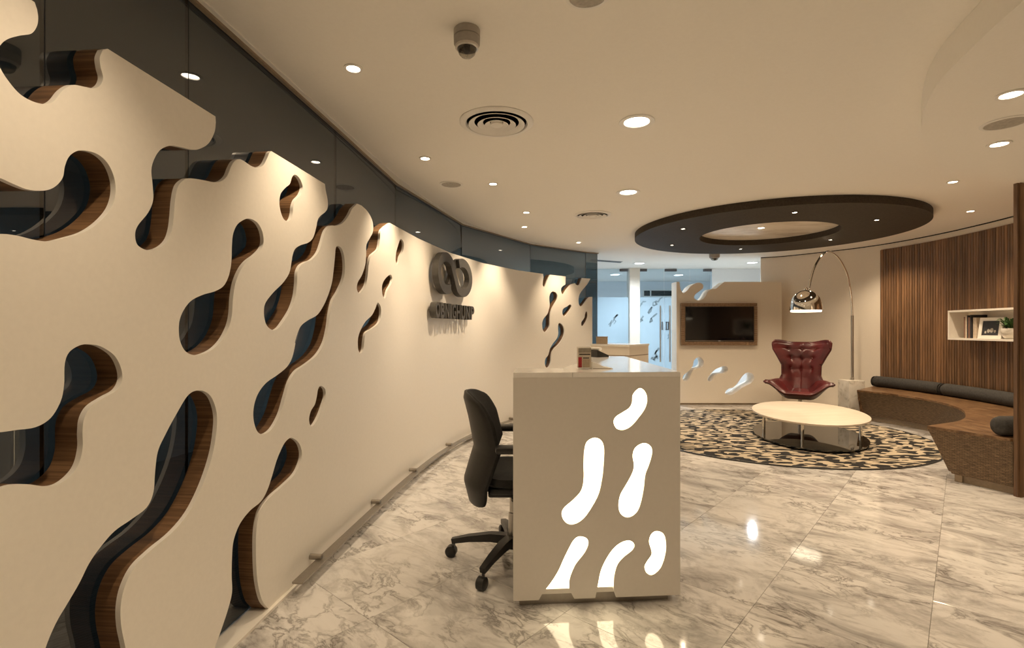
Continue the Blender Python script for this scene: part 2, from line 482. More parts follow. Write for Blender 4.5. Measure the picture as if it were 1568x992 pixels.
# ------------------------------------------------------------------ the setting
FACE = Curve2([(-1.215, -1.2), (-1.20, -.6), (-1.185, 0.2), (-1.168, .9), (-1.147, 1.417), (-1.105, 1.90), (-1.068, 2.24), (-1.03, 2.65), (-.987, 3.0), (-.942, 3.4),
               (-.902, 3.82), (-.845, 4.25), (-.757, 4.73), (-.66, 5.15), (-.545, 5.55), (-.40, 5.93), (-.235, 6.27), (0, 6.66), (.26, 7.03),
               (.58, 7.37), (.9, 7.66), (1.24, 7.92), (1.42, 8.05)], deg=7)
GOFF = .082                                          # glass stands this far behind the panel's face
RIGHT = Curve2([(4.10, 8.66), (4.45, 8.50), (4.74, 8.20), (5.0, 7.85), (5.19, 7.55), (5.33, 7.22), (5.42, 6.82), (5.46, 6.4), (5.455, 5.95), (5.40, 5.43), (5.28, 4.9), (5.08, 4.35), (4.85, 3.95)])

# floor: marble tiles laid on a screed bed, joints of two millimetres
floor = MB().box((-1.6, -3.0, -.08), (7.0, 10.3, -.0105)).build('floor', 'grout', smooth=False)
prop(floor, 'polished grey-veined marble floor of square tiles', 'floor', kind='structure')
TH = math.radians(41.72); TS = .599
e1 = np.array((math.cos(TH), -math.sin(TH))); e2 = np.array((math.sin(TH), math.cos(TH)))
J0 = np.array(px(1152.7, 928.6, 0))
tb = MB(); hw = TS / 2 - .0007
tb.v = [(sx * (hw - .0006), sy * (hw - .0006), 0) for sx, sy in ((-1, -1), (1, -1), (1, 1), (-1, 1))] + [(sx * hw, sy * hw, -.0008) for sx, sy in ((-1, -1), (1, -1), (1, 1), (-1, 1))] + [(sx * hw, sy * hw, -.012) for sx, sy in ((-1, -1), (1, -1), (1, 1), (-1, 1))]
tb.f = [(0, 1, 2, 3)] + [(4 + i, 4 + (i + 1) % 4, (i + 1) % 4, i) for i in range(4)] + [(8 + i, 8 + (i + 1) % 4, 4 + (i + 1) % 4, 4 + i) for i in range(4)] + [(11, 10, 9, 8)]
tile_me = tb.mesh('tile', 'marble', smooth=False)
def glass_x(y):
    i = int(np.argmin(abs(FACE.p[:, 1] - y))); return FACE.p[i, 0]
far_pts = []
near = []
for u in range(-22, 22):
    for v in range(-22, 22):
        c = J0 + e1 * (u + .5) * TS + e2 * (v + .5) * TS
        x, y = c
        if not (-.35 < y < 10.1 and x < 6.2): continue
        if y > 4.0 and x > 5.5: continue
        if y < 8.2 and x < glass_x(y) - .25: continue
        if y >= 8.2 and x < .9: continue
        if x > y * 1.15 + 1.4 or x < -y * 1.2 - 1.2: far_pts.append(c); continue
        near.append(c)
for c in near:
    o = bpy.data.objects.new('tile', tile_me); COL.objects.link(o); o.parent = floor
    o.location = (c[0], c[1], 0); o.rotation_euler = (0, 0, -TH)
rest = MB()
for u in range(-22, 22):
    for v in range(-22, 22):
        c = J0 + e1 * (u + .5) * TS + e2 * (v + .5) * TS
        x, y = c
        if not (-3.0 < y < 10.1 and -1.5 < x < 6.6): continue
        if any(abs(c[0] - q[0]) + abs(c[1] - q[1]) < .01 for q in near): continue
        if y < 8.2 and x < glass_x(max(y, -1.1)) - .45: continue
        R2 = lambda p: (c[0] + p[0] * math.cos(TH) + p[1] * math.sin(TH), c[1] - p[0] * math.sin(TH) + p[1] * math.cos(TH), p[2])
        rest.add([R2(p) for p in tb.v], tb.f)
rest_o = rest.build('outer_tile', 'marble', floor, smooth=False); rest_o['kind'] = 'stuff'

# ceiling with its lower bulkhead
ceiling = MB().box((-4.2, -3.0, CEIL), (7.6, 13.2, CEIL + .1)).build('ceiling', 'ceiling_paint', smooth=False)
prop(ceiling, 'plain cream plaster ceiling', 'ceiling', kind='structure')
edge = crom([(1.50, -.6), (1.52, .4), (1.60, 1.2), (1.667, 1.60), (1.76, 1.93), (1.88, 2.24), (2.08, 2.56), (2.39, 2.94), (2.78, 3.28), (3.2, 3.517), (3.74, 3.715)], False, 5)
poly = [tuple(p) for p in edge] + [(4.6, 3.85), (4.6, -2.9), (1.5, -2.9)]
prop(MB().prism(poly, SOFFIT, CEIL - .0005).build('ceiling_bulkhead', 'ceiling_paint', ang=25), 'curved dropped ceiling bulkhead above the marble floor', 'bulkhead', kind='structure')

# tinted glass wall behind the cut-out panel: separate curved panes
wl = thing('wall_left', 'curved wall of dark tinted glass panes reflecting the downlights', 'glass wall', (0, 0, 0), kind='structure')
GL = Curve2([FACE.at(u, GOFF) for u in np.linspace(0, FACE.len, 240)], k=2)
seams = [0.0] + [GL.at_col(x) for x in (-700, 72, 291, 517, 615, 716, 818.5, 899.6)] + [GL.len]
sags = []
for a, b in zip(seams[:-1], seams[1:]):              # each pane is flat: the wall is faceted and clears the panel in front
    c = np.array(GL.at((a + b) / 2)) - (np.array(GL.at(a)) + np.array(GL.at(b))) / 2; sags.append(np.hypot(*c))
joint = [np.array(GL.at(u, max(sags[max(i - 1, 0)], sags[min(i, len(sags) - 1)]) + .004)) for i, u in enumerate(seams)]
for a, b in zip(joint[:-1], joint[1:]):
    t = (b - a) / np.hypot(*(b - a)); nn = np.array((-t[1], t[0])) * .012
    pane = MB().prism([tuple(a + t * .002), tuple(b - t * .002), tuple(b - t * .002 + nn), tuple(a + t * .002 + nn)], .0125, CEIL - .001).build('glass_pane', 'tinted_glass', wl, smooth=False)
    MB().prism([tuple(b - t * .0018 + nn * .2), tuple(b + t * .0018 + nn * .2), tuple(b + t * .0018 + nn), tuple(b - t * .0018 + nn)], .0125, CEIL - .001).build('silicone_joint', 'dark_steel', pane, smooth=False)
m = MB()                                             # slim head channel of the panes in the shadow gap under the ceiling
m.bar([(*(q + (np.array((0.012, -.009)) if k else np.array((.012, 0)))), CEIL - .0065) for k, q in enumerate(joint)], .018, .012)
prop(m.build('trim_1', 'side_timber', ang=60), 'thin brown head channel along the top of the tinted glass', 'trim', kind='structure')
m = MB(); m.bar([(*FACE.at(u, .045), CEIL - .003) for u in np.linspace(0.02, FACE.len - .01, 90)], .010, .005)
prop(m.build('trim_2', 'white_plastic', ang=60), 'pale plaster bead where the ceiling stops at the glass', 'trim', kind='structure')
m = MB(); m.bar([(*FACE.at(u, .033), .006) for u in np.linspace(0.02, FACE.len - .17, 120)], .098, .012)
prop(m.build('baseboard_left', 'lacquer', ang=60), 'low cream plinth under the white cut-out panel', 'plinth', kind='structure')

# meeting room behind the tinted glass
m = MB(); n = 60
us = np.linspace(0, FACE.len - .05, n)
for u in us: m.v += [(*FACE.at(u, GOFF + .05), .004), (*FACE.at(u, 2.55), .004)]
m.f = [(2 * i, 2 * i + 2, 2 * i + 3, 2 * i + 1) for i in range(n - 1)]
prop(m.build('floor_meeting_room', 'ribbed_carpet', fix=False), 'ribbed grey carpet of the room behind the tinted glass', 'carpet', kind='structure')
m = MB()
for i, u in enumerate(us):
    a, b = FACE.at(u, 2.5), FACE.at(u, 2.56)
    m.v += [(*a, .004), (*a, CEIL - .001), (*b, CEIL - .001), (*b, .004)]
    if i:
        k = (i - 1) * 4
        for j in range(4): m.f.append((k + j, k + (j + 1) % 4, k + 4 + (j + 1) % 4, k + 4 + j))
prop(m.build('wall_meeting_room', 'white_wall', ang=60), 'pale wall of the room behind the tinted glass', 'wall', kind='structure')
mr = thing('door_3', 'blue grey door seen dimly through the tinted glass', 'door', (*FACE.at(2.0, 2.47), 0), FACE.tan(2.0), kind='structure')
MB().box((-.45, -.02, .01), (.45, .02, 2.05)).build('door_leaf', 'dark_window', mr, local=True, smooth=False)
MB().box((-.50, -.025, .01), (-.455, .02, 2.10)).box((.455, -.025, .01), (.50, .02, 2.10)).box((-.455, -.025, 2.055), (.455, .02, 2.10)).build('door_frame', 'white_wall', mr, local=True, smooth=False)

# right: beige wall running into the slatted timber wall
def curve_wall(cv, s0, s1, z0, z1, o0, o1, n=40):
    m = MB()
    for i in range(n + 1):
        u = s0 + (s1 - s0) * i / n; a, b = cv.at(u, o0), cv.at(u, o1)
        m.v += [(*a, z0), (*a, z1), (*b, z1), (*b, z0)]
        if i:
            k = (i - 1) * 4
            for j in range(4): m.f.append((k + j, k + (j + 1) % 4, k + 4 + (j + 1) % 4, k + 4 + j))
    m.f.append((0, 1, 2, 3)); k = n * 4; m.f.append((k + 3, k + 2, k + 1, k))
    return m
sW = RIGHT.at_col(1350); sA = RIGHT.at_col(1165)
wr = thing('wall_right', 'curved wall, beige plaster beside dark vertical timber slats', 'wall', kind='structure')
curve_wall(RIGHT, sA, RIGHT.len, 0.0, CEIL - .001, .0, .10, 70).build('plaster_backing', 'cream_wall', wr, ang=40)
WOODTOP = 2.378
pitch = .038; ns = int((RIGHT.len - .02 - sW) / pitch)
sl = MB().prism([(-.0165, 0), (.0165, 0), (.0165, -.008), (.0145, -.011), (-.0145, -.011), (-.0165, -.008)], 0.0, WOODTOP)
slat_me = sl.mesh('slat', 'slat_wood', smooth=False)
curve_wall(RIGHT, sW - .012, RIGHT.len - .01, .001, WOODTOP - .003, -.012, -.001, 60).build('slat_backing', 'slat_wood', wr, ang=40)
for i in range(ns):
    u = sW + (i + .5) * pitch; p = RIGHT.at(u, -.012)
    o = bpy.data.objects.new('slat', slat_me); COL.objects.link(o); o.parent = wr
    o.location = (p[0], p[1], .001); o.rotation_euler = (0, 0, RIGHT.tan(u) + PI)
    o.rotation_euler = (0, 0, RIGHT.tan(u))
m = MB(); m.bar([(*RIGHT.at(u, -.006), CEIL - .006) for u in np.linspace(sA, RIGHT.len - .05, 70)], .012, .011)  # solid black bar gives the shade of the ceiling slot
prop(m.build('trim_3', 'black_gap', ang=60), 'thin black strip standing in for the shadow gap along the top of the curved wall', 'trim', kind='structure')
# front partition whose timber end shows at the right border
tp = thing('wall_partition', 'slim dark timber clad wall end at the right border', 'wall', (3.73, 3.74, 0), kind='structure')
MB().box((3.730, 3.735, 0), (3.742, 3.765, SOFFIT)).build('timber_slat', 'slat_wood', tp, smooth=False)
MB().box((3.745, 3.728, 0), (3.762, 3.765, SOFFIT)).build('timber_slat', 'slat_wood', tp, smooth=False)
MB().box((3.765, 3.735, 0), (3.780, 3.765, SOFFIT)).build('timber_slat', 'slat_wood', tp, smooth=False)
MB().box((3.740, 3.75, 0), (3.786, 3.760, SOFFIT - .001)).build('timber_core', 'black_gap', tp, smooth=False)
prop(MB().box((3.787, 3.74, 0), (5.6, 3.775, CEIL - .001)).build('wall_front_right', 'cream_wall', smooth=False), 'cream wall beyond the timber wall end', 'wall', kind='structure')
prop(MB().box((4.6, -3.0, 0), (4.7, 3.735, CEIL - .001)).build('wall_side', 'cream_wall', smooth=False), 'cream side wall outside the picture', 'wall', kind='structure')
prop(MB().box((-1.5, -3.1, 0), (4.7, -3.0, CEIL - .001)).build('wall_rear', 'cream_wall', smooth=False), 'cream wall behind the viewer', 'wall', kind='structure')

# far glass partition, pier and bright rooms beyond
YG = 10.22
def gx(x): return (x - 784) * YG / FPX
def gz(y, d=YG): return EYE - (y - HZ) * d / FPX
gw = thing('window_1', 'floor to ceiling glass pane with a grey branch drawing beside white pier', 'glass pane', (gx(938), YG, 0), kind='structure')
film = gz(455)
MB().box((gx(880), YG, .01), (gx(962), YG + .012, film)).build('frosted_pane', 'frosted_glass', gw, smooth=False)
MB().box((gx(880), YG, film), (gx(962), YG + .012, CEIL - .002)).build('clear_pane', 'clear_glass', gw, smooth=False)
def fitting(x0, x1, par): MB().box((gx(x0), YG - .012, gz(415.6)), (gx(x1), YG + .024, CEIL - .003)).build('patch_fitting', 'dark_steel', par, smooth=False)
fitting(949, 961.5, gw)
prop(MB().box((gx(962.4), YG - .12, 0), (gx(977.6), YG + .15, CEIL - .001)).build('wall_pier', 'plaster', smooth=False), 'narrow white pier between the glass panes', 'pier', kind='structure')
d1 = thing('door_1', 'glass door leaf with long steel handle and grey branch drawing', 'glass door', (gx(997), YG, 0), kind='structure')
MB().box((gx(978), YG, .29), (gx(1016.6), YG + .012, film)).build('frosted_pane', 'frosted_glass', d1, smooth=False)
MB().box((gx(978), YG, film), (gx(1016.6), YG + .012, CEIL - .002)).build('clear_pane', 'clear_glass', d1, smooth=False)
MB().box((gx(978), YG, .012), (gx(1016.6), YG + .012, .29)).build('lower_pane', 'clear_glass', d1, smooth=False)
fitting(978.5, 990.5, d1)
d2 = thing('door_2', 'glass door leaf with square handle half hidden by the screen wall', 'glass door', (gx(1035), YG, 0), kind='structure')
MB().box((gx(1017.3), YG, .29), (gx(1056), YG + .012, film)).build('frosted_pane', 'frosted_glass', d2, smooth=False)
MB().box((gx(1017.3), YG, film), (gx(1056), YG + .012, CEIL - .002)).build('clear_pane', 'clear_glass', d2, smooth=False)
MB().box((gx(1017.3), YG, .012), (gx(1056), YG + .012, .29)).build('lower_pane', 'clear_glass', d2, smooth=False)
fitting(1018, 1036, d2)
w2 = thing('window_2', 'clear glass pane above the screen wall', 'glass pane', (gx(1073), YG, 0), kind='structure')
MB().box((gx(1056.6), YG, .012), (gx(1090), YG + .012, CEIL - .002)).build('clear_pane', 'clear_glass', w2, smooth=False)
fitting(1077, 1089.5, w2)
for par, xs in ((d1, 1010), (d2, 1024.5)):
    hx = gx(xs); h = MB(); h.tube([(hx, YG - .055, gz(554)), (hx, YG - .055, gz(468))], .016, 10).build('pull_handle', 'steel', par)
    for zz in (gz(545), gz(475)): MB().tube([(hx, YG - .055, zz), (hx, YG - .001, zz)], .010, 8).build('handle_bracket', 'steel', par)
hx0, hx1 = gx(1019.3), gx(1022.7)
m = MB().box((hx0, YG - .03, gz(505)), (hx0 + .016, YG - .001, gz(492.5))).box((hx1, YG - .03, gz(505)), (hx1 + .016, YG - .001, gz(492.5))).box((hx0, YG - .03, gz(494)), (hx1, YG - .001, gz(492.5))).box((hx0, YG - .03, gz(505)), (hx1, YG - .001, gz(503.5)))
m.build('lock_frame', 'dark_steel', d2, smooth=False)
MB().box((gx(1013.2), YG - .03, gz(505)), (gx(1014.6), YG - .001, gz(492.5))).build('lock_bar', 'dark_steel', d1, smooth=False)
# branch drawings: thin films on the glass
def branch(par, strokes, wd=2.0):
    m = MB()
    for st in strokes:
        pts = [np.array((gx(x), gz(y))) for x, y in st]
        for i, (a, b) in enumerate(zip(pts[:-1], pts[1:])):
            d = (b - a) / max(1e-6, np.hypot(*(b - a))); nn = np.array((-d[1], d[0]))
            w0 = wd * .0065 * (.5 + random.random()); w1 = wd * .0065 * (.4 + random.random())
            q = [a + nn * w0, a - nn * w0, b - nn * w1 + d * .006, b + nn * w1 + d * .006]
            m.add([(p[0], YG - .0012, p[1]) for p in q] + [(p[0], YG - .0002, p[1]) for p in q], [(0, 1, 2, 3), (7, 6, 5, 4), (0, 4, 5, 1), (1, 5, 6, 2), (2, 6, 7, 3), (3, 7, 4, 0)])
    m.build('branch_drawing', 'grey_film', par, smooth=False)
branch(gw, [[(932, 497), (935, 494), (937, 490)], [(934, 500), (936, 494)], [(938, 494), (940, 489), (943, 492), (940, 496)], [(940, 489), (945, 482)], [(939, 487), (942, 485), (946, 481.5)]])
branch(d1, [[(979, 470), (982, 466), (984, 462), (989, 461.5)], [(979, 492), (982, 488), (985, 484)], [(981, 489), (984, 490), (980, 493)], [(1000, 468), (1000, 463), (1004, 461), (1008, 462), (1011, 457), (1014, 455.5)],
            [(1003, 462), (1006, 466), (1001, 468)], [(992, 479), (995, 474), (998, 470), (997, 476), (993, 480)], [(995, 493), (997, 487), (1001, 484), (1006, 480)], [(997, 487), (999, 491), (995, 493.5)],
            [(1006, 536), (1003, 541), (1006, 546), (1001, 551), (998, 549)], [(1003, 541), (1009, 533)], [(1001, 548), (1006, 545), (1007, 549)], [(996, 550), (999, 547), (1003, 552)]], 2.2)
branch(d2, [[(1022, 519), (1023.5, 517), (1023, 513), (1025, 512)]], 2.0)
prop(MB().box((gx(1090.4), YG, 0), (6.9, YG + .1, CEIL - .001)).build('wall_back', 'white_wall', smooth=False), 'bright white wall beside the glass partition', 'wall', kind='structure')
prop(MB().box((-.6, 12.9, 0), (6.9, 13.0, CEIL - .001)).build('wall_beyond', 'white_wall', smooth=False), 'pale wall of the room beyond the glass doors', 'wall', kind='structure')
prop(MB().box((-.6, YG + .16, -.08), (6.9, 13.0, -.002)).build('floor_beyond', 'ribbed_carpet', smooth=False), 'grey carpet beyond the glass doors', 'carpet', kind='structure')
w3 = thing('window_3', 'dark strip window high on the wall beyond the glass doors', 'window', (3.0, 12.89, 1.9), kind='structure')
def bx3(x): return (x - 784) * 12.89 / FPX
MB().box((bx3(986), 12.87, gz(453, 12.88)), (bx3(995), 12.895, gz(445, 12.88))).build('window_pane', 'dark_window', w3, smooth=False)
MB().box((bx3(997), 12.87, gz(453, 12.88)), (bx3(1040), 12.895, gz(445, 12.88))).build('window_pane', 'dark_window', w3, smooth=False)
MB().box((bx3(984), 12.875, gz(454.5, 12.88)), (bx3(1042), 12.898, gz(443.5, 12.88))).build('window_frame', 'white_plastic', w3, smooth=False)
prop(MB().box((6.8, 8.6, 0), (6.9, 12.9, CEIL - .001)).build('wall_far_right', 'white_wall', smooth=False), 'white wall hidden behind the lounge', 'wall', kind='structure')
prop(MB().box((-.7, 9.9, 0), (-.6, 12.9, CEIL - .001)).build('wall_far_left', 'white_wall', smooth=False), 'white end wall behind the tinted glass', 'wall', kind='structure')

# ------------------------------------------------------------------ white cut-out panel on the left wall
PTOP, PBOT = 2.03, .013
_cols = np.arange(-420, 960, 2.0)
_scol = np.array([FACE.at_col(x) for x in _cols])
def sz(x, y):                                        # picture point -> (arc length, height) on the panel's face
    u = float(np.interp(x, _cols, _scol)); d = FACE.at(u)[1]
    return (u, EYE - (y - HZ) * d / FPX)
def T(x): return (sz(x, 0)[0], PTOP)
def B(x): return (sz(x, 0)[0], PBOT)
def zm(pts, ox, oy, k): return [(ox + a * k, oy + b * k) for a, b in pts]
def run(pts, k=5): return [sz(*p) for p in crom(pts, False, k)]
def loop(pts, k=5): return [sz(*p) for p in crom(pts, True, k)]
z1 = lambda p: zm(p, 0, 0, .5043)
z2 = lambda p: zm(p, 0, 480, .5162)
z3 = lambda p: zm(p, 200, 180, .3829)
z4 = lambda p: zm(p, 330, 500, .4958)
f3 = lambda p: zm(p, 780, 380, .10204)
f4 = lambda p: zm(p, 820, 400, .18145)
in1 = z1([(113, 30), (116, 55), (112, 80), (95, 102), (60, 108), (25, 118), (3, 135), (-12, 168), (0, 205), (25, 245), (60, 285), (100, 308), (140, 316), (165, 305), (190, 275), (220, 258), (255, 263), (285, 268), (305, 258), (313, 235), (306, 205), (303, 175), (312, 152)])
in2 = z3([(341, 20), (335, 60), (310, 105), (270, 127), (240, 127), (200, 118), (160, 112), (120, 128), (95, 165), (83, 210), (88, 270), (90, 330), (70, 380), (30, 430), (18, 465), (25, 505), (50, 525), (80, 530), (120, 518), (150, 490), (165, 450), (172, 400), (178, 330), (190, 275), (215, 248), (240, 243), (290, 250), (330, 258), (360, 255), (385, 235), (400, 200), (415, 175), (435, 166), (455, 175), (480, 192), (505, 200), (530, 190), (545, 165), (555, 140)])
in3 = z3([(780, 290), (788, 330), (788, 360), (778, 378), (760, 392), (748, 410), (742, 440), (730, 480), (710, 500), (680, 510), (658, 525), (648, 550), (643, 580), (635, 620), (610, 660), (570, 700), (540, 740), (533, 775), (538, 815), (550, 838), (570, 850), (590, 843), (610, 818), (640, 770), (658, 720), (665, 670), (668, 620), (680, 592), (700, 578), (725, 568), (750, 540), (765, 500), (775, 465), (785, 445), (800, 432), (825, 432), (850, 420), (870, 395), (885, 365)])
in4 = z3([(924, 352), (945, 372), (962, 400), (970, 430), (968, 460), (955, 485), (943, 510), (942, 550), (938, 590), (925, 630), (908, 660), (905, 685), (913, 703), (925, 695), (940, 672), (947, 640), (952, 590), (960, 555), (975, 540), (990, 525), (997, 490), (1000, 455), (1015, 437)])
in5 = f3([(512, 430), (503, 500), (500, 550), (514, 577), (530, 570), (545, 530), (565, 480), (590, 430)])
in6 = f3([(841, 545), (800, 570), (778, 600), (775, 640), (785, 675), (800, 690), (815, 680), (840, 640), (880, 585), (920, 545), (970, 528), (988, 525), (992, 538), (1005, 550), (1030, 557), (1050, 545), (1065, 510), (1078, 478)])
in7 = f3([(1170, 540), (1110, 610), (1060, 680), (1042, 735), (1038, 800), (1048, 850), (1070, 872), (1095, 860), (1125, 820), (1160, 770), (1190, 738)])
hR = z4([(165, 872), (145, 848), (132, 800), (126, 740), (125, 650), (132, 590), (145, 555), (170, 525), (210, 490), (245, 455), (262, 420), (267, 390), (258, 360), (238, 344), (225, 347), (210, 365), (190, 410), (175, 460), (160, 505), (140, 540), (105, 570), (75, 610), (56, 660), (51, 710), (50, 770), (51, 820), (40, 868), (20, 930), (0, 985)])
jR = [(243, 1118), (216, 1085), (198, 1040)] + z2([(372, 992), (360, 930), (358, 870), (370, 810), (400, 750), (450, 700), (510, 650), (560, 590), (600, 510), (630, 420), (643, 340), (642, 290), (625, 245), (595, 228), (560, 240), (525, 295), (490, 360), (468, 410), (460, 470), (455, 530), (435, 575), (390, 610), (340, 645), (300, 690), (265, 740), (235, 800), (200, 860), (165, 920), (135, 992)]) + [(56, 1040), (42, 1110)]
sL, sR = .35, sz(907, 0)[0]
outer = [(sL, PBOT), (sL, PTOP), T(53)] + run(in1) + [T(165), T(330)] + run(in2) + [T(415.6), T(497.5)] + run(in3) + [T(547)] + run(in4) + [T(597)]
outer += [T(x) for x in (640, 690, 740, 790)] + [T(831.5)] + run(in5) + [T(842), T(866.2)] + run(in6, 4) + [T(891.2), T(904.2)] + run(in7, 4) + [sz(903, 454.6), sz(907, 454.3), (sR, PBOT)]
outer += [B(x) for x in (860, 780, 700, 620, 540, 470)] + [B(414)] + run(hR) + [B(324)] + [B(246)] + run(jR) + [B(34)]
holes = [
 loop(z3([(656, 228), (672, 238), (685, 262), (688, 285), (678, 310), (660, 330), (651, 355), (648, 385), (640, 408), (628, 415), (612, 405), (600, 375), (595, 340), (600, 305), (620, 280), (637, 265), (645, 240)])),
 loop(z3([(475, 404), (505, 418), (525, 450), (532, 490), (525, 520), (500, 548), (465, 575), (440, 610), (420, 660), (410, 720), (405, 790), (392, 840), (365, 890), (330, 925), (290, 945), (255, 950), (220, 935), (200, 900), (193, 860), (196, 810), (215, 765), (245, 730), (290, 708), (335, 695), (370, 675), (390, 640), (400, 600), (404, 560), (405, 510), (410, 465), (425, 430), (450, 410)])),
 loop(z3([(828, 513), (845, 525), (855, 560), (857, 610), (850, 650), (830, 695), (810, 730), (798, 780), (790, 840), (775, 900), (745, 950)]) + z4([(280, 116), (250, 137), (230, 170), (215, 220), (200, 270), (175, 315), (150, 332), (130, 325), (118, 290), (118, 250), (130, 210), (155, 175), (190, 150), (220, 125), (237, 95), (247, 50)]) + z3([(650, 930), (662, 880), (680, 835), (710, 810), (745, 790), (770, 755), (790, 710), (805, 660), (812, 610), (817, 560), (820, 525)])),
 loop(z3([(1083, 486), (1092, 500), (1090, 530), (1078, 555), (1072, 580), (1065, 587), (1060, 570), (1062, 540), (1070, 510), (1077, 490)])),
 loop(z3([(1038, 628), (1046, 640), (1042, 665), (1028, 690), (1020, 718), (1012, 720), (1006, 700), (1006, 670), (1018, 645)])),
 loop(z3([(990, 740), (1001, 760), (1000, 800), (990, 825), (965, 845), (942, 860), (935, 890), (930, 930), (920, 943), (910, 925), (910, 880), (922, 845), (940, 815), (965, 790), (978, 765), (984, 748)])),
 loop(z4([(325, 183), (338, 192), (340, 215), (330, 250), (318, 280), (303, 305), (293, 305), (289, 285), (295, 260), (307, 240), (313, 215), (317, 193)])),
 loop(z2([(-70, 356), (0, 352), (50, 345), (105, 337), (150, 310), (180, 260), (190, 210), (192, 150), (205, 115), (235, 95), (265, 91), (300, 98), (340, 125), (360, 165), (362, 200), (345, 228), (310, 248), (270, 275), (250, 310), (245, 350), (245, 400), (232, 450), (205, 485), (170, 508), (130, 512), (80, 506), (40, 508), (0, 520), (-70, 545), (-130, 520), (-150, 450), (-125, 385)])),
 loop(z1([(-60, 520), (0, 540), (40, 558), (85, 575), (130, 579), (165, 568), (190, 540), (197, 505), (210, 475), (235, 458), (265, 458), (300, 470), (330, 500), (348, 545), (350, 590), (335, 635), (300, 675), (255, 705), (200, 722), (150, 733), (100, 727), (50, 715), (0, 710), (-60, 715), (-110, 690), (-130, 620), (-105, 550)])),
 loop(f4([(150, 254), (175, 265), (185, 290), (180, 325), (160, 360), (140, 395), (125, 440), (120, 490), (118, 545), (100, 580), (80, 597), (62, 580), (56, 540), (60, 505), (75, 475), (100, 445), (112, 410), (120, 370), (117, 330), (118, 295), (130, 265)]), 4),
 loop(f4([(207, 521), (230, 540), (242, 575), (240, 620), (220, 665), (190, 705), (160, 735), (140, 765), (132, 800), (128, 850), (115, 885), (100, 898), (85, 888), (78, 855), (85, 820), (105, 795), (115, 765), (125, 730), (150, 690), (180, 650), (192, 610), (190, 560), (193, 530)]), 4),
 loop(f4([(290, 364), (303, 375), (300, 395), (280, 425), (255, 455), (240, 462), (228, 445), (228, 415), (240, 395), (265, 382)]), 4),
 loop(f4([(430, 422), (440, 435), (440, 470), (425, 510), (400, 545), (388, 540), (387, 515), (400, 495), (413, 475), (418, 445)]), 4)]
fp = thing('feature_panel', 'tall curved white panel with flowing timber-edged cut-outs along the left wall', 'wall panel', (*FACE.at(1.5), 0))
fmap = lambda u, v, d: (*FACE.at(u, d), v)
GR = ((sL, sR, .14), (PBOT, PTOP, .14))
sheet([outer] + holes, fmap, 0.0, .016, GR).build('white_face', 'lacquer', fp, ang=40)
sheet([outer] + holes, fmap, .0162, .079, GR).build('timber_core', 'panel_edge_wood', fp, ang=40)
# ------------------------------------------------------------------ sign on the panel
s0, _ = sz(655, 420); s1_, _ = sz(710.5, 420)
sg = thing('company_sign', 'dark grey raised lettering below an infinity emblem on the white panel', 'sign', (*FACE.at((s0 + s1_) / 2), 1.55))
zt, zb = sz(668, 391)[1], sz(700, 453)[1]
cz = 1.24 + (504 - 422.5) * FACE.at((s0 + s1_) / 2)[1] / FPX
hwid = (s1_ - s0) / 2; hh = .200; cs = (s0 + s1_) / 2
def ribbon(pts, wd, d0, d1, closed=False):
    P = np.array(pts); n = len(P); m = MB()
    for i in range(n):
        t = P[(i + 1) % n] - P[i - 1] if closed else P[min(i + 1, n - 1)] - P[max(i - 1, 0)]
        t = t / np.hypot(*t); nn = np.array((-t[1], t[0])) * wd / 2
        for q, d in ((P[i] + nn, d0), (P[i] - nn, d0), (P[i] - nn, d1), (P[i] + nn, d1)): m.v.append((*FACE.at(q[0], d), q[1]))
    for i in range(n if closed else n - 1):
        k, k2 = i * 4, ((i + 1) % n) * 4
        for j in range(4): m.f.append((k + j, k + (j + 1) % 4, k2 + (j + 1) % 4, k2 + j))
    if not closed: m.f.append((0, 1, 2, 3)); k = (n - 1) * 4; m.f.append((k + 3, k + 2, k + 1, k))
    return m
# two tall slanted loops: the left one continues over the crossing into the right one
wb = .088; a = hwid - wb / 2; b = hh - wb / 2
tt = np.linspace(0, 2 * PI, 97)
lem = [(cs + a * math.sin(t) * (1.0), cz + b * math.sin(2 * t) * 1.0) for t in tt]
def lob(sign): 
    out = []
    for q in np.linspace(-1, 1, 49):
        ang = q * PI * .74
        out.append((cs + sign * (a * .52 + a * .48 * math.cos(ang)), cz + b * math.sin(ang)))
    return out
lL, lR = lob(-1), lob(1)
e = lambda p: np.array(p)
over = [lL[-1], tuple(e(lL[-1]) * .5 + e(lR[0]) * .5), lR[0]]
under = [lL[0], tuple(e(lL[0]) * .5 + e(lR[-1]) * .5), lR[-1]]
path = lL[2:] + [tuple(p) for p in crom([lL[-1], (cs, cz), lR[0]], False, 8)][1:-1] + lR[:-2]
ribbon(path, wb, -.100, -.040).build('emblem_loop', 'sign_grey', sg, ang=40)
ribbon([tuple(p) for p in crom([lL[2], lL[0], (cs, cz - .0), lR[-1], lR[-3]], False, 8)], wb * .98, -.066, -.036).build('emblem_under_band', 'sign_grey', sg, ang=40)
for ds in (-.6, .6): MB().tube([(*FACE.at(cs + ds * a, -.04), cz - b * .92), (*FACE.at(cs + ds * a, .0), cz - b * .92)], .012, 8).build('standoff', 'steel', sg)
word = 'OBNIGHUNP'
t0, tz0 = sz(653, 480); t1, tz1 = sz(715, 480)
zT = EYE + (504 - 461.5) * FACE.at((t0 + t1) / 2)[1] / FPX - .03
lh = .148; zB = zT - lh
wts = [1.25, 1.0, 1.1, .45, 1.0, 1.05, 1.1, 1.1, .95]; gap = .022
unit = ((t1 - t0) - gap * (len(word) - 1)) / sum(wts); cur = t0
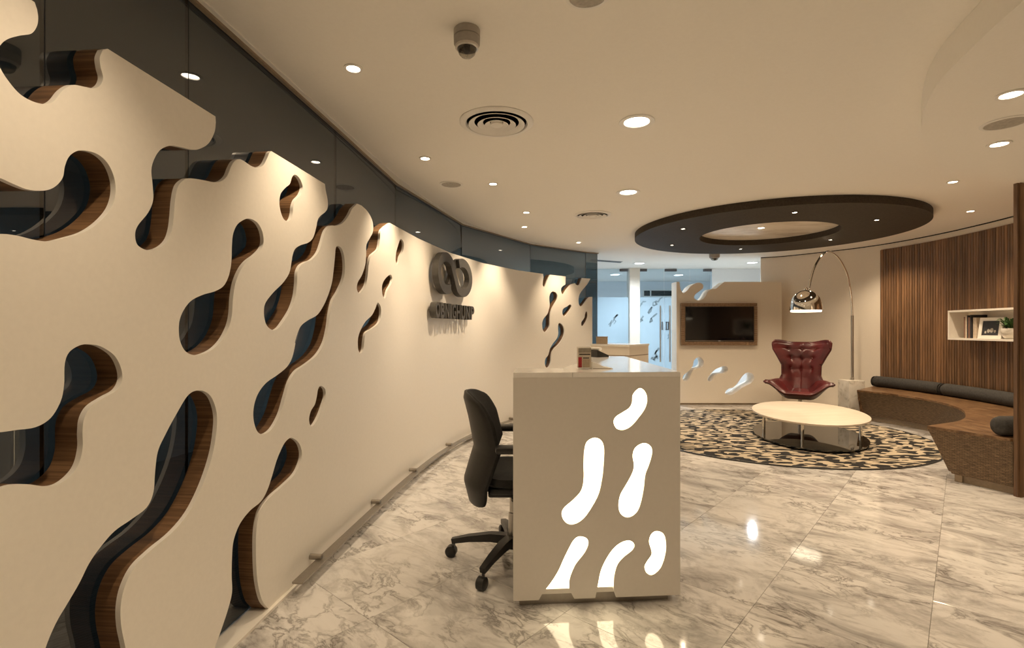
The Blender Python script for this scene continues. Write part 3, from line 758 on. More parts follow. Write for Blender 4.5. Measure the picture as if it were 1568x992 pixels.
for ch, wt in zip(word, wts):
    fc = bpy.data.curves.new('letter', 'FONT'); fc.body = ch; fc.extrude = .5; fc.offset = .028; fc.size = 1; fc.resolution_u = 4
    fo = bpy.data.objects.new('letter_curve', fc); COL.objects.link(fo)
    dg = bpy.context.evaluated_depsgraph_get(); me = bpy.data.meshes.new_from_object(fo.evaluated_get(dg))
    COL.objects.unlink(fo); bpy.data.objects.remove(fo)
    vs = np.array([v.co[:] for v in me.vertices]); lo, hi = vs.min(0), vs.max(0)
    m = MB(); lw = unit * wt
    m.v = [(*FACE.at(cur + (v[0] - lo[0]) / (hi[0] - lo[0]) * lw, -.028 - (v[2] + .5) * .062), zB + (v[1] - lo[1]) / (hi[1] - lo[1]) * lh) for v in vs]
    m.f = [tuple(p.vertices) for p in me.polygons]
    m.build('letter', 'sign_grey', sg, ang=40)
    MB().tube([(*FACE.at(cur + lw * .5, -.035), zB + lh * .5), (*FACE.at(cur + lw * .5, .002), zB + lh * .5)], .008, 6).build('letter_standoff', 'steel', sg)
    bpy.data.meshes.remove(me); cur += lw + gap

# ------------------------------------------------------------------ low bumper rail
rs0 = sz(436, 0)[0]; rs1 = sz(860, 0)[0]
rail = thing('bumper_rail', 'brushed steel bumper rail running low along the white panel', 'rail', (*FACE.at(rs0, -.06), 0))
m = MB(); m.bar([(*FACE.at(u, -.062), .062) for u in np.linspace(rs0, rs1, 110)], .052, .010)
m.build('flat_bar', 'rail_steel', rail, ang=60)
for xc in (475, 569, 627, 683, 722, 752, 780):
    u = sz(xc, 0)[0]
    MB().tube([(*FACE.at(u, .0), .076), (*FACE.at(u, -.062), .076)], .015, 14).build('standoff', 'rail_steel', rail)
    MB().tube([(*FACE.at(u, -.062), .0565), (*FACE.at(u, -.062), .051)], .010, 12).build('screw_cap', 'steel', rail)

# ------------------------------------------------------------------ reception desk
DL, DR = np.array((.006, 2.24)), np.array((.762, 2.293)); DB = np.array((.803, 3.62))
dd = DR - DL; dlen = np.hypot(*dd); dx = dd / dlen; dn = np.array((dx[1], -dx[0]))        # dn points towards the viewer
DTOP, DBOT = 1.047, .037
def dk(x, y):                                        # picture point on the desk front
    r = (x - 784) / FPX; t = (r * DL[1] - DL[0]) / (dd[0] - r * dd[1]); d = DL[1] + dd[1] * t
    return (t * dlen, EYE - (y - HZ) * d / FPX)
d8 = lambda p: [dk(*q) for q in crom(zm(p, 840, 580, .3428), True, 5)]
dmap = lambda u, v, d: (DL[0] + dx[0] * u - dn[0] * d, DL[1] + dx[1] * u - dn[1] * d, v)
desk = thing('reception_desk', 'white reception desk with glowing organic cut-outs in its end panel', 'desk', (.38, 2.9, 0))
i4 = [(878.8, DBOT), (871.9, 903), (871.6, 895), (873, 883.8), (881, 864.8), (895.4, 845.8), (901, 831.5), (897, 823.5), (886, 821.5), (877, 829), (864.5, 853), (855, 874), (843, 893), (831, 907.6)]
i5 = [(943.5, DBOT), (939.7, 903), (939.7, 896), (940.6, 881.5), (945.4, 864.8), (954.9, 853), (968, 842.5), (971.5, 833.9), (964.4, 827.7), (952.5, 830), (940.6, 838.7), (928.7, 855.3), (920.2, 874), (915.6, 895.7)]
def dinl(pts, xa, xb): return [(dk(xa, 900)[0], DBOT)] + [dk(*q) for q in crom(pts[1:], False, 5)] + [(dk(xb, 900)[0], DBOT)]
douter = [(0, DBOT), (0, DTOP - .022), (dlen, DTOP - .022), (dlen, DBOT)] + dinl(i5, 943.5, 911.5) + dinl(i4, 879.5, 825)
dholes = [d8([(405, 42), (430, 55), (441, 90), (432, 130), (405, 170), (370, 210), (335, 228), (305, 222), (291, 195), (300, 170), (330, 150), (360, 130), (373, 105), (377, 70)]),
          d8([(205, 263), (235, 275), (248, 310), (246, 380), (240, 440), (225, 510), (195, 570), (155, 625), (110, 650), (75, 640), (59, 605), (70, 575), (110, 540), (145, 500), (157, 450), (157, 380), (160, 320), (172, 280)]),
          d8([(425, 287), (455, 300), (463, 330), (450, 380), (432, 430), (425, 490), (410, 560), (390, 600), (355, 619), (325, 605), (313, 570), (320, 520), (345, 475), (370, 430), (382, 390), (376, 340), (390, 305)]),
          d8([(485, 680), (515, 695), (525, 740), (520, 790), (500, 845), (465, 875), (440, 868), (429, 840), (440, 815), (460, 785), (458, 760), (449, 725), (460, 692)])]
sheet([douter] + dholes, dmap, 0.0, .014).build('end_panel', 'desk_lacquer', desk, ang=30)
def dbox(u0, u1, d0, d1, za, zc, name, mat):
    m = MB(); m.prism([dmap(u0, 0, d0)[:2], dmap(u1, 0, d0)[:2], dmap(u1, 0, d1)[:2], dmap(u0, 0, d1)[:2]], za, zc)
    return m.build(name, mat, desk, smooth=False)
dbox(.03, dlen - .03, .018, .024, .078, DTOP - .06, 'light_panel', 'desk_glow')
dbox(.02, dlen - .02, .015, .05, .055, .077, 'light_box_sill', 'desk_lacquer')
dbox(.02, dlen - .02, .03, .05, .078, DTOP - .023, 'light_box_back', 'desk_lacquer')
dbox(.03, dlen - .045, .034, .09, .0, .054, 'kick_base', 'rail_steel')
q0 = dmap(.265, 0, 0)[:2]; q1 = dmap(.285, 0, .10)[:2]
MB().prism([tuple(DL), (q0[0] - .001, q0[1]), (.245, 2.50), (.02, 2.50)], DTOP - .0215, DTOP).build('end_ledge', 'counter_stone', desk, smooth=False)
MB().prism([q0, tuple(DR), tuple(DB), (.56, 3.62), (.40, 2.95), (.247, 2.50)], DTOP - .0215, DTOP).build('counter_top', 'counter_stone', desk, smooth=False)
off = np.array((-.02, 0))
MB().prism([tuple(DR + np.array((-.001, .016))), tuple(DB), tuple(DB + off), tuple(DR + np.array((-.021, .016)))], DBOT, DTOP - .022).build('long_panel', 'desk_lacquer', desk, smooth=False)
MB().prism([(.73, 2.36), (.765, 3.58), (.745, 3.58), (.71, 2.36)], 0, DBOT).build('kick_base', 'side_timber', desk, smooth=False)
MB().box((.56, 3.60, .037), (.782, 3.619, DTOP - .022)).build('far_panel', 'desk_lacquer', desk, smooth=False)
MB().prism([(.30, 2.31), (.735, 2.335), (.775, 3.59), (.36, 3.59)], .70, .728).build('worktop', 'desk_lacquer', desk, smooth=False)
MB().box((.42, 3.10, .02), (.74, 3.56, .66)).build('drawer_pedestal', 'desk_lacquer', desk, smooth=False)

# rear counter
RC = [(.80, 5.19), (1.14, 4.90), (1.43, 5.27), (1.09, 5.56)]
rc = thing('rear_counter', 'angled cream counter standing behind the reception desk', 'counter', (1.11, 5.23, 0))
def inset(P, k): c = np.mean(P, 0); return [tuple(c + (np.array(p) - c) * k) for p in P]
MB().prism(inset(RC, .97), .06, .975).build('lower_body', 'cream_wall', rc, smooth=False)
MB().prism(inset(RC, .965), .975, .984).build('shadow_joint', 'side_timber', rc, smooth=False)
MB().prism(inset(RC, .97), .984, 1.070).build('upper_body', 'cream_wall', rc, smooth=False)
MB().prism(RC, 1.070, 1.090).build('top', 'counter_stone', rc, smooth=False)
MB().prism(inset(RC, .92), 0, .06).build('kick_base', 'side_timber', rc, smooth=False)
wbx = thing('wooden_box', 'small brown timber box on the rear counter', 'box', (.915, 5.15, 1.090), -.3)
MB().box((-.055, -.035, 0), (.055, .035, .066), .003).build('box_body', 'side_timber', wbx, local=True)
MB().box((-.057, -.037, .0665), (.057, .037, .076), .002).build('box_lid', 'side_timber', wbx, local=True)
ph = thing('desk_device', 'small black and white device at the far end of the counter', 'device', (.61, 3.53, DTOP), .5)
MB().prism([(-.05, 0), (.05, 0), (.05, .012), (-.05, .05)], -.04, .04, 'xz').build('device_body', 'black_plastic', ph, local=True, smooth=False)
MB().tube([(-.03, -.05, .058), (-.03, .05, .058)], .012, 10).build('handset', 'white_plastic', ph, local=True)

# brochure stand and wedge stand on the counter
bs = thing('brochure_stand', 'clear acrylic brochure stand holding red and black printed cards', 'brochure stand', (.352, 2.47, DTOP), .05)
MB().box((-.034, -.018, .0), (.034, .018, .006)).box((-.034, -.018, .006), (.034, -.0155, .098)).box((-.034, .0155, .006), (.034, .018, .108)).build('acrylic_holder', 'acrylic', bs, local=True, smooth=False)
MB().box((-.031, -.0145, .007), (.031, .0145, .104)).build('card_stack', 'paper', bs, local=True, smooth=False)
MB().box((-.031, -.0152, .080), (.031, -.0147, .103)).build('grey_band', 'grey_mesh', bs, local=True, smooth=False)
MB().box((-.027, -.0152, .068), (.027, -.0147, .074)).build('black_line', 'ink', bs, local=True, smooth=False)
MB().box((-.008, -.0152, .051), (.022, -.0147, .056)).build('black_line', 'ink', bs, local=True, smooth=False)
MB().box((-.031, -.0152, .008), (-.014, -.0147, .058)).build('red_strip', 'red_print', bs, local=True, smooth=False)
MB().box((-.010, -.0152, .008), (.024, -.0147, .048)).build('grey_block', 'book_cream', bs, local=True, smooth=False)
ws = thing('sloped_card_stand', 'low white wedge shaped stand beside the brochure stand', 'card stand', (.39, 2.49, DTOP))
MB().prism([(0, 0), (.10, 0), (.10, .003), (.055, .012), (.025, .026), (0, .034)], -.03, .03, 'xz').build('wedge', 'white_plastic', ws, local=True)
MB().box((.004, -.0305, .0), (.09, -.030, .002)).build('front_lip', 'side_timber', ws, local=True, smooth=False)

# ------------------------------------------------------------------ office chair
oc = thing('office_chair', 'black swivel office chair with armrests tucked behind the reception desk', 'office chair', (.005, 2.715, 0), 0.0)
def grid_shell(fa, fb, nu, nv):                      # closed shell between two surfaces over a u,v grid
    m = MB(); n = (nu + 1) * (nv + 1)
    for f in (fa, fb):
        for i in range(nv + 1):
            for j in range(nu + 1): m.v.append(tuple(f(-1 + 2 * j / nu, i / nv)))
    I = lambda i, j, s: s * n + i * (nu + 1) + j
    for i in range(nv):
        for j in range(nu):
            m.f.append((I(i, j, 0), I(i, j + 1, 0), I(i + 1, j + 1, 0), I(i + 1, j, 0)))
            m.f.append((I(i, j, 1), I(i + 1, j, 1), I(i + 1, j + 1, 1), I(i, j + 1, 1)))
    for i in range(nv):
        for j, s in ((0, 1), (nu, 0)):
            m.f.append((I(i, j, 0), I(i + 1, j, 0), I(i + 1, j, 1), I(i, j, 1)))
    for j in range(nu):
        for i in (0, nv): m.f.append((I(i, j, 0), I(i, j + 1, 0), I(i, j + 1, 1), I(i, j, 1)))
    return m
def lerp_tab(tab, t):
    for (a, *va), (b, *vb) in zip(tab[:-1], tab[1:]):
        if t <= b:
            k = (t - a) / (b - a); k = k * k * (3 - 2 * k) * .5 + k * .5
            return [x + (y - x) * k for x, y in zip(va, vb)]
    return tab[-1][1:]
# back: v from bottom to top; columns x (depth), z, half width, thickness
btab = [(0, -.195, .325, .04), (.05, -.212, .345, .055), (.22, -.232, .45, .070), (.5, -.172, .63, .085), (.75, -.205, .78, .075), (.93, -.240, .88, .055), (1, -.246, .912, .03)]
def bk(side):
    def f(u, v):
        v = .5 - .5 * math.cos(PI * v)
        x, z, th = lerp_tab(btab, v)
        w = .228 * max(0, 1 - abs(2 * v - 1) ** 5.5) ** .42 + .012
        ru = abs(u) ** 3; u2 = math.sin(u * PI / 2)
        return (x + .085 * (w * u2 / .228) ** 2 + (th * .55 * (1 - .75 * ru) if side else -th * .45 * (1 - .75 * ru)), w * u2, z)
    return f
grid_shell(bk(1), lambda u, v: (np.array(bk(0)(u, v)) * .5 + np.array(bk(1)(u, v)) * .5), 18, 34).build('back_cushion', 'chair_fabric', oc, local=True, ang=60)
grid_shell(lambda u, v: (np.array(bk(0)(u, v)) * .49 + np.array(bk(1)(u, v)) * .51), bk(0), 18, 34).build('back_shell', 'chair_back', oc, local=True, ang=60)
# seat
def st(side):
    def f(u, v):
        x = -.155 + .415 * v; w = .235 - .03 * (2 * v - 1) ** 4 - .05 * max(0, 1 - v * 5)
        e = max(abs(u), abs(2 * v - 1)) ** 6
        zt = .505 - .02 * e + .015 * u * u - .03 * max(0, v - .75) * 2
        return (x, w * u, zt if side else .435 + .03 * e)
    return f
grid_shell(st(1), st(0), 12, 14).build('seat', 'chair_fabric', oc, local=True, ang=50)
MB().box((-.12, -.17, .405), (.18, .17, .437), .012).build('seat_pan', 'black_plastic', oc, local=True)
MB().box((-.13, -.08, .36), (.10, .08, .404), .01).build('tilt_mechanism', 'black_plastic', oc, local=True)
MB().bar([(-.10, 0, .39), (-.185, 0, .39)], .07, .022).build('back_upright', 'black_plastic', oc, local=True)
for sy in (-1, 1):
    MB().bar([(.03, sy * .17, .42), (.03, sy * .265, .425), (.04, sy * .275, .50), (.05, sy * .272, .640)], [.05, .05, .05, .055], [.025, .03, .03, .03], Vector((1, 0, 0))).build('arm_post', 'black_plastic', oc, local=True)
    m = MB(); m.box((-.085, sy * .272 - .040, .642), (.16, sy * .272 + .042, .676), .014)
    m.build('arm_pad', 'black_plastic', oc, local=True)
MB().lathe([(.024, .12), (.024, .26), (.018, .262), (.018, .362)], n=16).build('gas_column', 'steel', oc, local=True)
MB().lathe([(.03, .07), (.038, .075), (.038, .13), (.03, .14)], n=16).build('base_hub', 'black_plastic', oc, local=True)
MB().tube([(.0, -.08, .39), (.0, -.19, .385)], .008, 8).build('height_lever', 'black_plastic', oc, local=True)
b0 = math.radians(-177.5 + 17) + 0.0
for i in range(5):
    a = math.radians(172) + i * 2 * PI / 5
    c, s = math.cos(a), math.sin(a)
    m = MB(); m.bar([(c * r, s * r, z) for r, z in ((.03, .118), (.12, .122), (.24, .108), (.335, .088))], [.05, .046, .038, .030], [.048, .042, .032, .026])
    leg = m.build('leg', 'black_plastic', oc, local=True, ang=20)
    MB().tube([(c * .325, s * .325, .086), (c * .325, s * .325, .050)], .008, 8).build('caster_stem', 'dark_steel', leg, local=True)
    t = Vector((-s, c, 0)); p = Vector((c * .34, s * .34, .031))
    MB().tube([p - t * .024, p - t * .018, p + t * .018, p + t * .024], [.022, .031, .031, .022], 18).build('caster_wheel', 'black_plastic', leg, local=True)

# ------------------------------------------------------------------ screen wall with television
YT = 8.30
def tx(x): return (x - 784) * YT / FPX
def tz(y): return EYE - (y - HZ) * YT / FPX
tw = thing('screen_wall', 'cream freestanding screen wall with blob shaped openings', 'screen wall', (tx(1115), YT, 0))
t7 = lambda p, closed=True: [(tx(x), tz(y)) for x, y in crom(zm(p, 890, 360, .28233), closed, 5)]
xl, xr, zt_ = tx(1036), tx(1197), tz(431.3)
tout = [(xl, .03), (xl, zt_)] + [(tx(1040.5), zt_)] + t7([(537, 285), (543, 303), (556, 314), (575, 300), (590, 280), (615, 263), (640, 257), (660, 268), (660, 288), (640, 305), (620, 320), (612, 340), (630, 352), (655, 350), (675, 330), (690, 305), (708, 291), (730, 290), (752, 272)], False) + [(tx(1110), zt_), (xr, zt_), (xr, .03)]
tho = [t7([(635, 660), (655, 668), (665, 690), (655, 715), (625, 725), (605, 735), (590, 770), (575, 790), (557, 790), (550, 775), (560, 755), (585, 735), (605, 710), (612, 680)]),
       t7([(775, 710), (793, 715), (795, 735), (775, 750), (745, 752), (725, 765), (708, 790), (690, 792), (685, 778), (700, 755), (725, 730), (750, 718)]),
       t7([(910, 745), (930, 752), (938, 775), (925, 800), (895, 815), (870, 830), (845, 850), (815, 865), (790, 865), (780, 855), (795, 835), (825, 825), (850, 800), (870, 770), (890, 750)])]
sheet([tout] + tho, lambda u, v, d: (u, YT + d, v), 0.0, .26).build('panel', 'cream_wall', tw, ang=30)
MB().box((xl + .02, YT + .015, 0), (xr - .02, YT + .24, .03)).build('kick_base', 'side_timber', tw, smooth=False)
tv = thing('television', 'flat black television in a ribbed brown timber surround', 'television', (tx(1099.5), YT, tz(496)))
fx0, fx1, fz0, fz1 = tx(1041.6), tx(1157.3), tz(528.5), tz(464.3)
sx0, sx1, sz0, sz1 = tx(1047.5), tx(1152.5), tz(523), tz(469.3)
pr = .055
rib = .030
def rr(x0, x1, z0, z1): MB().box((x0, YT - pr, z0), (x1, YT - .001, z1)).build('surround_rib', 'frame_wood', tv, smooth=False)
n = int((fx1 - fx0) / rib)
for i in range(n):
    a = fx0 + (fx1 - fx0) * i / n; b = fx0 + (fx1 - fx0) * (i + 1) / n - .003
    rr(a, b, sz1 + .001, fz1); rr(a, b, fz0, sz0 - .001)
n = int((sz1 - sz0) / rib)
for i in range(n):
    a = sz0 + (sz1 - sz0) * i / n; b = sz0 + (sz1 - sz0) * (i + 1) / n - .003
    rr(fx0, sx0 - .001, a, b); rr(sx1 + .001, fx1, a, b)
MB().box((sx0, YT - .050, sz0), (sx1, YT - .002, sz1), .004).build('bezel', 'black_plastic', tv)
MB().box((sx0 + .012, YT - .0515, sz0 + .028), (sx1 - .012, YT - .0502, sz1 - .012)).build('display', 'screen', tv, smooth=False)
MB().box((sx0 + .006, YT - .0525, sz0 + .012), (sx1 - .006, YT - .0502, sz0 + .017)).build('silver_strip', 'steel', tv, smooth=False)
MB().box((tx(1098), YT - .0535, sz0 + .0105), (tx(1101.5), YT - .0526, sz0 + .0185)).build('badge', 'white_plastic', tv, smooth=False)

# ------------------------------------------------------------------ rug and coffee table
rg = (3.063, 6.11)
rug = thing('round_rug', 'round cream rug with black animal-like markings under the coffee table', 'rug', (*rg, 0))
MB().lathe([(1.638, .0005), (1.650, .003), (1.650, .009), (1.640, .012), (0, .012)], (*rg, 0), 128).build('pile', 'rug', rug, ang=40)
MB().ring([(1.651, .0005), (1.661, .0005), (1.661, .011), (1.651, .013)], (*rg, 0), 128).build('bound_edge', 'black_plastic', rug)
TZ = .30; kf = (EYE - TZ) / (EYE - .30)
tc = np.array((3.389, 5.80)); ax = np.array((-.375, -.927)); bx_ = np.array((-.927, .375)); A_, B_ = .863, .577
def ell(r, n=72): return [tuple(tc + ax * A_ * r * math.cos(2 * PI * i / n) + bx_ * B_ * r * math.sin(2 * PI * i / n)) for i in range(n)]
ct = thing('coffee_table', 'low oval coffee table with pale wood top and dark glass shelf', 'coffee table', (*tc, .012))
m = MB(); E = [ell(r) for r in (.988, 1, 1, .988)]; k = 72
zs = [TZ - .024, TZ - .020, TZ - .004, TZ]
for e_, z in zip(E, zs): m.v += [(*p, z) for p in e_]
for j in range(3): m.f += [(j * k + i, j * k + (i + 1) % k, (j + 1) * k + (i + 1) % k, (j + 1) * k + i) for i in range(k)]
m.f += [tuple(range(k))[::-1], tuple(range(3 * k, 4 * k))]
m.build('table_top', 'table_wood', ct, ang=40)
MB().prism(ell(.985), .030, .042).build('glass_shelf', 'black_glass', ct, ang=40)
for x, y in ((1169.7, 663), (1228.8, 675), (1318, 672.5)):
    p = px(x, y, .013)
    lg = MB().tube([(*p, .0135), (*p, TZ - .0245)], .016, 16).build('leg', 'chrome', ct)
    MB().lathe([(.024, .0128), (.024, .019), (.016, .021)], (*p, 0), 16).build('foot', 'chrome', lg)
p = tc * 2 - np.array(px(1228.8, 675, .013)); p = tc + (p - tc) * .2
# ------------------------------------------------------------------ red lounge chair
LC = (4.00, 7.02)
lc = thing('lounge_chair', 'red leather buttoned wing chair on a slim pedestal beside the arc lamp', 'armchair', (*LC, .0), math.radians(-34))
# local: -y is the front; table of v: depth, height, half width, edge lift, edge forward
stab = [(0, -.345, .368, .435, .150, .0), (.05, -.36, .385, .435, .140, .0), (.20, -.20, .318, .425, .195, .0), (.37, -.02, .318, .355, .205, .02), (.48, .10, .385, .280, .14, .06), (.58, .165, .55, .245, .05, .10),
        (.70, .205, .73, .248, .01, .12), (.80, .24, .86, .318, .01, .15), (.88, .265, .945, .372, .015, .17), (.95, .285, 1.012, .385, .03, .175), (1, .295, 1.045, .352, .035, .165)]
buttons = [(u, v) for v in (.885,) for u in (-.50, 0, .50)] + [(u, .765) for u in (-.5, 0, .5)] + [(u, .655) for u in (-.6, 0, .6)]
def shell_pt(u, v):
    d, z, w, lift, fw = lerp_tab(stab, v)
    e = abs(u)
    ls = min(1, max(0, (e - .32) / .62)); ls = ls * ls * (3 - 2 * ls)
    return Vector((w * .93 * u, d - fw * e ** 2.2, z + lift * ls))
def shell_n(u, v):
    a = shell_pt(min(1, u + .02), v) - shell_pt(max(-1, u - .02), v); b = shell_pt(u, min(1, v + .01)) - shell_pt(u, max(0, v - .01))
    return a.cross(b).normalized()
def cushion(u, v):
    e = max(abs(u), abs(2 * v - 1)); th = .040 * (1 - e ** 8 * .7)
    for bu, bv in buttons:
        r2 = ((u - bu) * .30) ** 2 + ((v - bv) * 1.2) ** 2
        th -= .020 * math.exp(-r2 / .0009)
    if .6 < v < .97:
        for bv in (.885, .765, .655): th -= .005 * math.exp(-((v - bv) / .010) ** 2) * (abs(u) < .75)
    if .38 < v < .98: th -= .007 * math.exp(-(u / .03) ** 2)
    return shell_pt(u, v) + shell_n(u, v) * th
grid_shell(cushion, lambda u, v: shell_pt(u, v), 56, 110).build('leather_cushion', 'red_leather', lc, local=True, ang=60)
grid_shell(lambda u, v: shell_pt(u * .995, v) - shell_n(u, v) * .002, lambda u, v: shell_pt(u * .985, .006 + v * .988) - shell_n(u, v) * .030, 30, 50).build('outer_shell', 'shell_brown', lc, local=True, ang=60)
rim = [shell_pt(-1 + 2 * i / 40, 0) for i in range(41)] + [shell_pt(1, i / 50) for i in range(1, 51)] + [shell_pt(1 - 2 * i / 40, 1) for i in range(1, 41)] + [shell_pt(-1, 1 - i / 50) for i in range(1, 50)]
MB().tube(rim, .015, 8, closed=True).build('rolled_edge', 'red_leather', lc, local=True, ang=80)
for bu, bv in buttons:
    MB().ball(shell_pt(bu, bv) + shell_n(bu, bv) * .017, .011, seg=10, rings=6).build('button', 'red_leather', lc, local=True)
MB().lathe([(.03, .030), (.026, .05), (.026, .30), (.05, .335), (.05, .372)], (0, -.04, 0), 20).build('pedestal', 'steel', lc, local=True)
for i in range(4):
    a = PI / 4 + i * PI / 2
    MB().bar([(math.cos(a) * r, -.04 + math.sin(a) * r, z) for r, z in ((.02, .040), (.16, .032), (.31, .020))], [.05, .045, .035], [.026, .022, .014]).build('foot', 'steel', lc, local=True, ang=20)

# ------------------------------------------------------------------ arc lamp
LB = np.array((4.874, 7.25)); LS = np.array((3.52, 6.07))
al = thing('arc_lamp', 'chrome arc floor lamp with dome shade and marble block base', 'floor lamp', (*LB, 0))
m = MB(); m.box((LB[0] - .13, LB[1] - .12, .0), (LB[0] + .10, LB[1] + .12, .515), .008); 
m.build('marble_base', 'pale_marble', al)
def lampt(x, y):
    r = (x - 784) / FPX; D = LS - LB; t = (r * LB[1] - LB[0]) / (D[0] - r * D[1]); q = LB + D * t
    return Vector((q[0], q[1], EYE - (y - HZ) * q[1] / FPX))
top = lampt(1305, 483); top.x, top.y = LB[0] + .0, LB[1]
arc = [Vector((*LB, .514)), Vector((*LB, .9)), top]
MB().tube(arc, .018, 12).build('pole', 'steel', al)
MB().lathe([(.024, .514), (.024, .545), (.018, .55)], (*LB, 0), 14).build('pole_collar', 'steel', al)
pts = [top, lampt(1303.5, 455), lampt(1298.5, 425), lampt(1292.5, 409), lampt(1284, 395.5), lampt(1276.5, 388.5), lampt(1268.5, 385), lampt(1261.5, 388.5), lampt(1255, 395.5), lampt(1246.5, 411), lampt(1241.5, 428), lampt(1238, 446)]
pts = [Vector(p) for p in crom([tuple(p) for p in pts], False, 4)]
MB().tube(pts, .0135, 10).build('arc_stem', 'chrome', al, ang=80)
sc_ = Vector(pts[-1]); shc = lampt(1234, 475); R_ = .172; Hs = .245
sh = MB().lathe([(R_, 0), (R_ * .995, .035), (R_ * .96, .085), (R_ * .86, .145), (R_ * .68, .195), (R_ * .42, .229), (.16 * R_, .243), (0, .245), (0, .239), (.16 * R_, .237), (.41 * R_, .223), (.66 * R_, .189), (.84 * R_, .140), (.94 * R_, .083), (R_ * .97, .035), (R_ * .975, 0)], (shc.x, shc.y, shc.z), 48)
shade = sh.build('dome_shade', 'chrome', al, ang=50)
MB().lathe([(.0, -.020), (.93 * R_, -.020), (.955 * R_, -.016), (.955 * R_, .012), (0, .012)], (shc.x, shc.y, shc.z), 32).build('diffuser', 'bulb_glow', shade)
MB().lathe([(.022, .24), (.022, .262), (.012, .275)], (shc.x, shc.y, shc.z), 14).build('shade_cap', 'chrome', shade)
ld = bpy.data.lights.new('bulb_light', 'SPOT'); ld.energy = 3.5; ld.color = WARM; ld.spot_size = math.radians(130); ld.spot_blend = .5; ld.shadow_soft_size = .12
lo = bpy.data.objects.new('bulb_light', ld); COL.objects.link(lo); lo.parent = al; lo.location = (shc.x - LB[0], shc.y - LB[1], shc.z - .032)

# ------------------------------------------------------------------ curved bench with bolsters
bench = thing('curved_bench', 'long curved timber bench with woven front along the slatted wall', 'bench', (4.9, 5.6, 0))
inner = crom([(4.655, 6.83), (4.83, 6.42), (4.868, 5.92), (4.735, 5.43), (4.49, 5.02), (4.06, 4.575), (3.527, 4.30)], False, 8)
IN = Curve2(inner, k=2)
SEAT = .42
sb0 = RIGHT.at_col(1341); sb1 = RIGHT.len - .12
backp = [RIGHT.at(u, -.026) for u in np.linspace(sb0, sb1, len(inner) - 2)] + [(4.62, 4.02), (3.80, 4.02)]
endp = (3.68, 3.93)
def bench_strip(fin, z0, z1):
    m = MB(); n = len(inner)
    a = [fin(i) for i in range(n)]
    for p, q in zip(a, backp): m.v += [(*p, z0), (*p, z1), (*q, z1), (*q, z0)]
    for i in range(n - 1):
        k = i * 4
        for j in range(4): m.f.append((k + j, k + (j + 1) % 4, k + 4 + (j + 1) % 4, k + 4 + j))
    m.f.append((0, 1, 2, 3)); k = (n - 1) * 4; m.f.append((k + 3, k + 2, k + 1, k))
    return m
# seat boards: wedge-shaped timber boards laid across the curve
nb = 26; ui = np.linspace(0, len(inner) - 1, nb + 1)
def ip(arr, t): i = int(min(t, len(arr) - 1.0001)); f = t - i; return np.array(arr[i]) * (1 - f) + np.array(arr[i + 1]) * f
for a, b in zip(ui[:-1], ui[1:]):
    m = MB(); steps = 3
    P = [ip(inner, a + (b - a) * j / steps) for j in range(steps + 1)]; Q = [ip(backp, a + (b - a) * j / steps) for j in range(steps + 1)]
    g = .002 / max(.05, np.hypot(*(P[-1] - P[0])))
    P[-1] = P[-1] + (P[0] - P[-1]) * g; Q[-1] = Q[-1] + (Q[0] - Q[-1]) * g * .6
    poly = [tuple(p) for p in P] + [tuple(q) for q in Q[::-1]]
    m.prism(poly, SEAT - .022, SEAT).build('seat_board', 'bench_wood', bench, smooth=False)
uvb = lambda x, y, z: (x * .72 + y * .69, z)
# woven front leaning inwards towards the floor
m = MB(); n = len(inner)
for i in range(n):
    t = np.array(inner[min(i + 1, n - 1)]) - np.array(inner[max(i - 1, 0)]); t /= np.hypot(*t); nn = np.array((-t[1], t[0]))   # towards the wall
    p = np.array(inner[i])
    for d, z in ((.006, SEAT - .0225), (.15, .075), (.18, .075), (.036, SEAT - .0225)): m.v.append((*(p + nn * d), z))
    if i:
        k = (i - 1) * 4
        for j in range(4): m.f.append((k + j, k + (j + 1) % 4, k + 4 + (j + 1) % 4, k + 4 + j))
m.f.append((0, 1, 2, 3)); k = (n - 1) * 4; m.f.append((k + 3, k + 2, k + 1, k))
fb = m.build('woven_front', 'woven', bench, ang=50)
def uv_front(o, fn):
    me = o.data; ul = me.uv_layers.new(name='uv')
    for lp in me.loops: ul.data[lp.index].uv = fn(lp.vertex_index, me.vertices[lp.vertex_index].co)
uv_front(fb, lambda i, co: (IN.s[-1] * (i // 4) / (n - 1), co.z))
m = MB()
for i in range(n):
    t = np.array(inner[min(i + 1, n - 1)]) - np.array(inner[max(i - 1, 0)]); t /= np.hypot(*t); nn = np.array((-t[1], t[0]))
    p = np.array(inner[i])
    for d, z in ((.19, .001), (.19, .0745), (.24, .0745), (.24, .001)): m.v.append((*(p + nn * d), z))
    if i:
        k = (i - 1) * 4
        for j in range(4): m.f.append((k + j, k + (j + 1) % 4, k + 4 + (j + 1) % 4, k + 4 + j))
m.f.append((0, 1, 2, 3)); k = (n - 1) * 4; m.f.append((k + 3, k + 2, k + 1, k))
m.build('kick_base', 'side_timber', bench, ang=50)
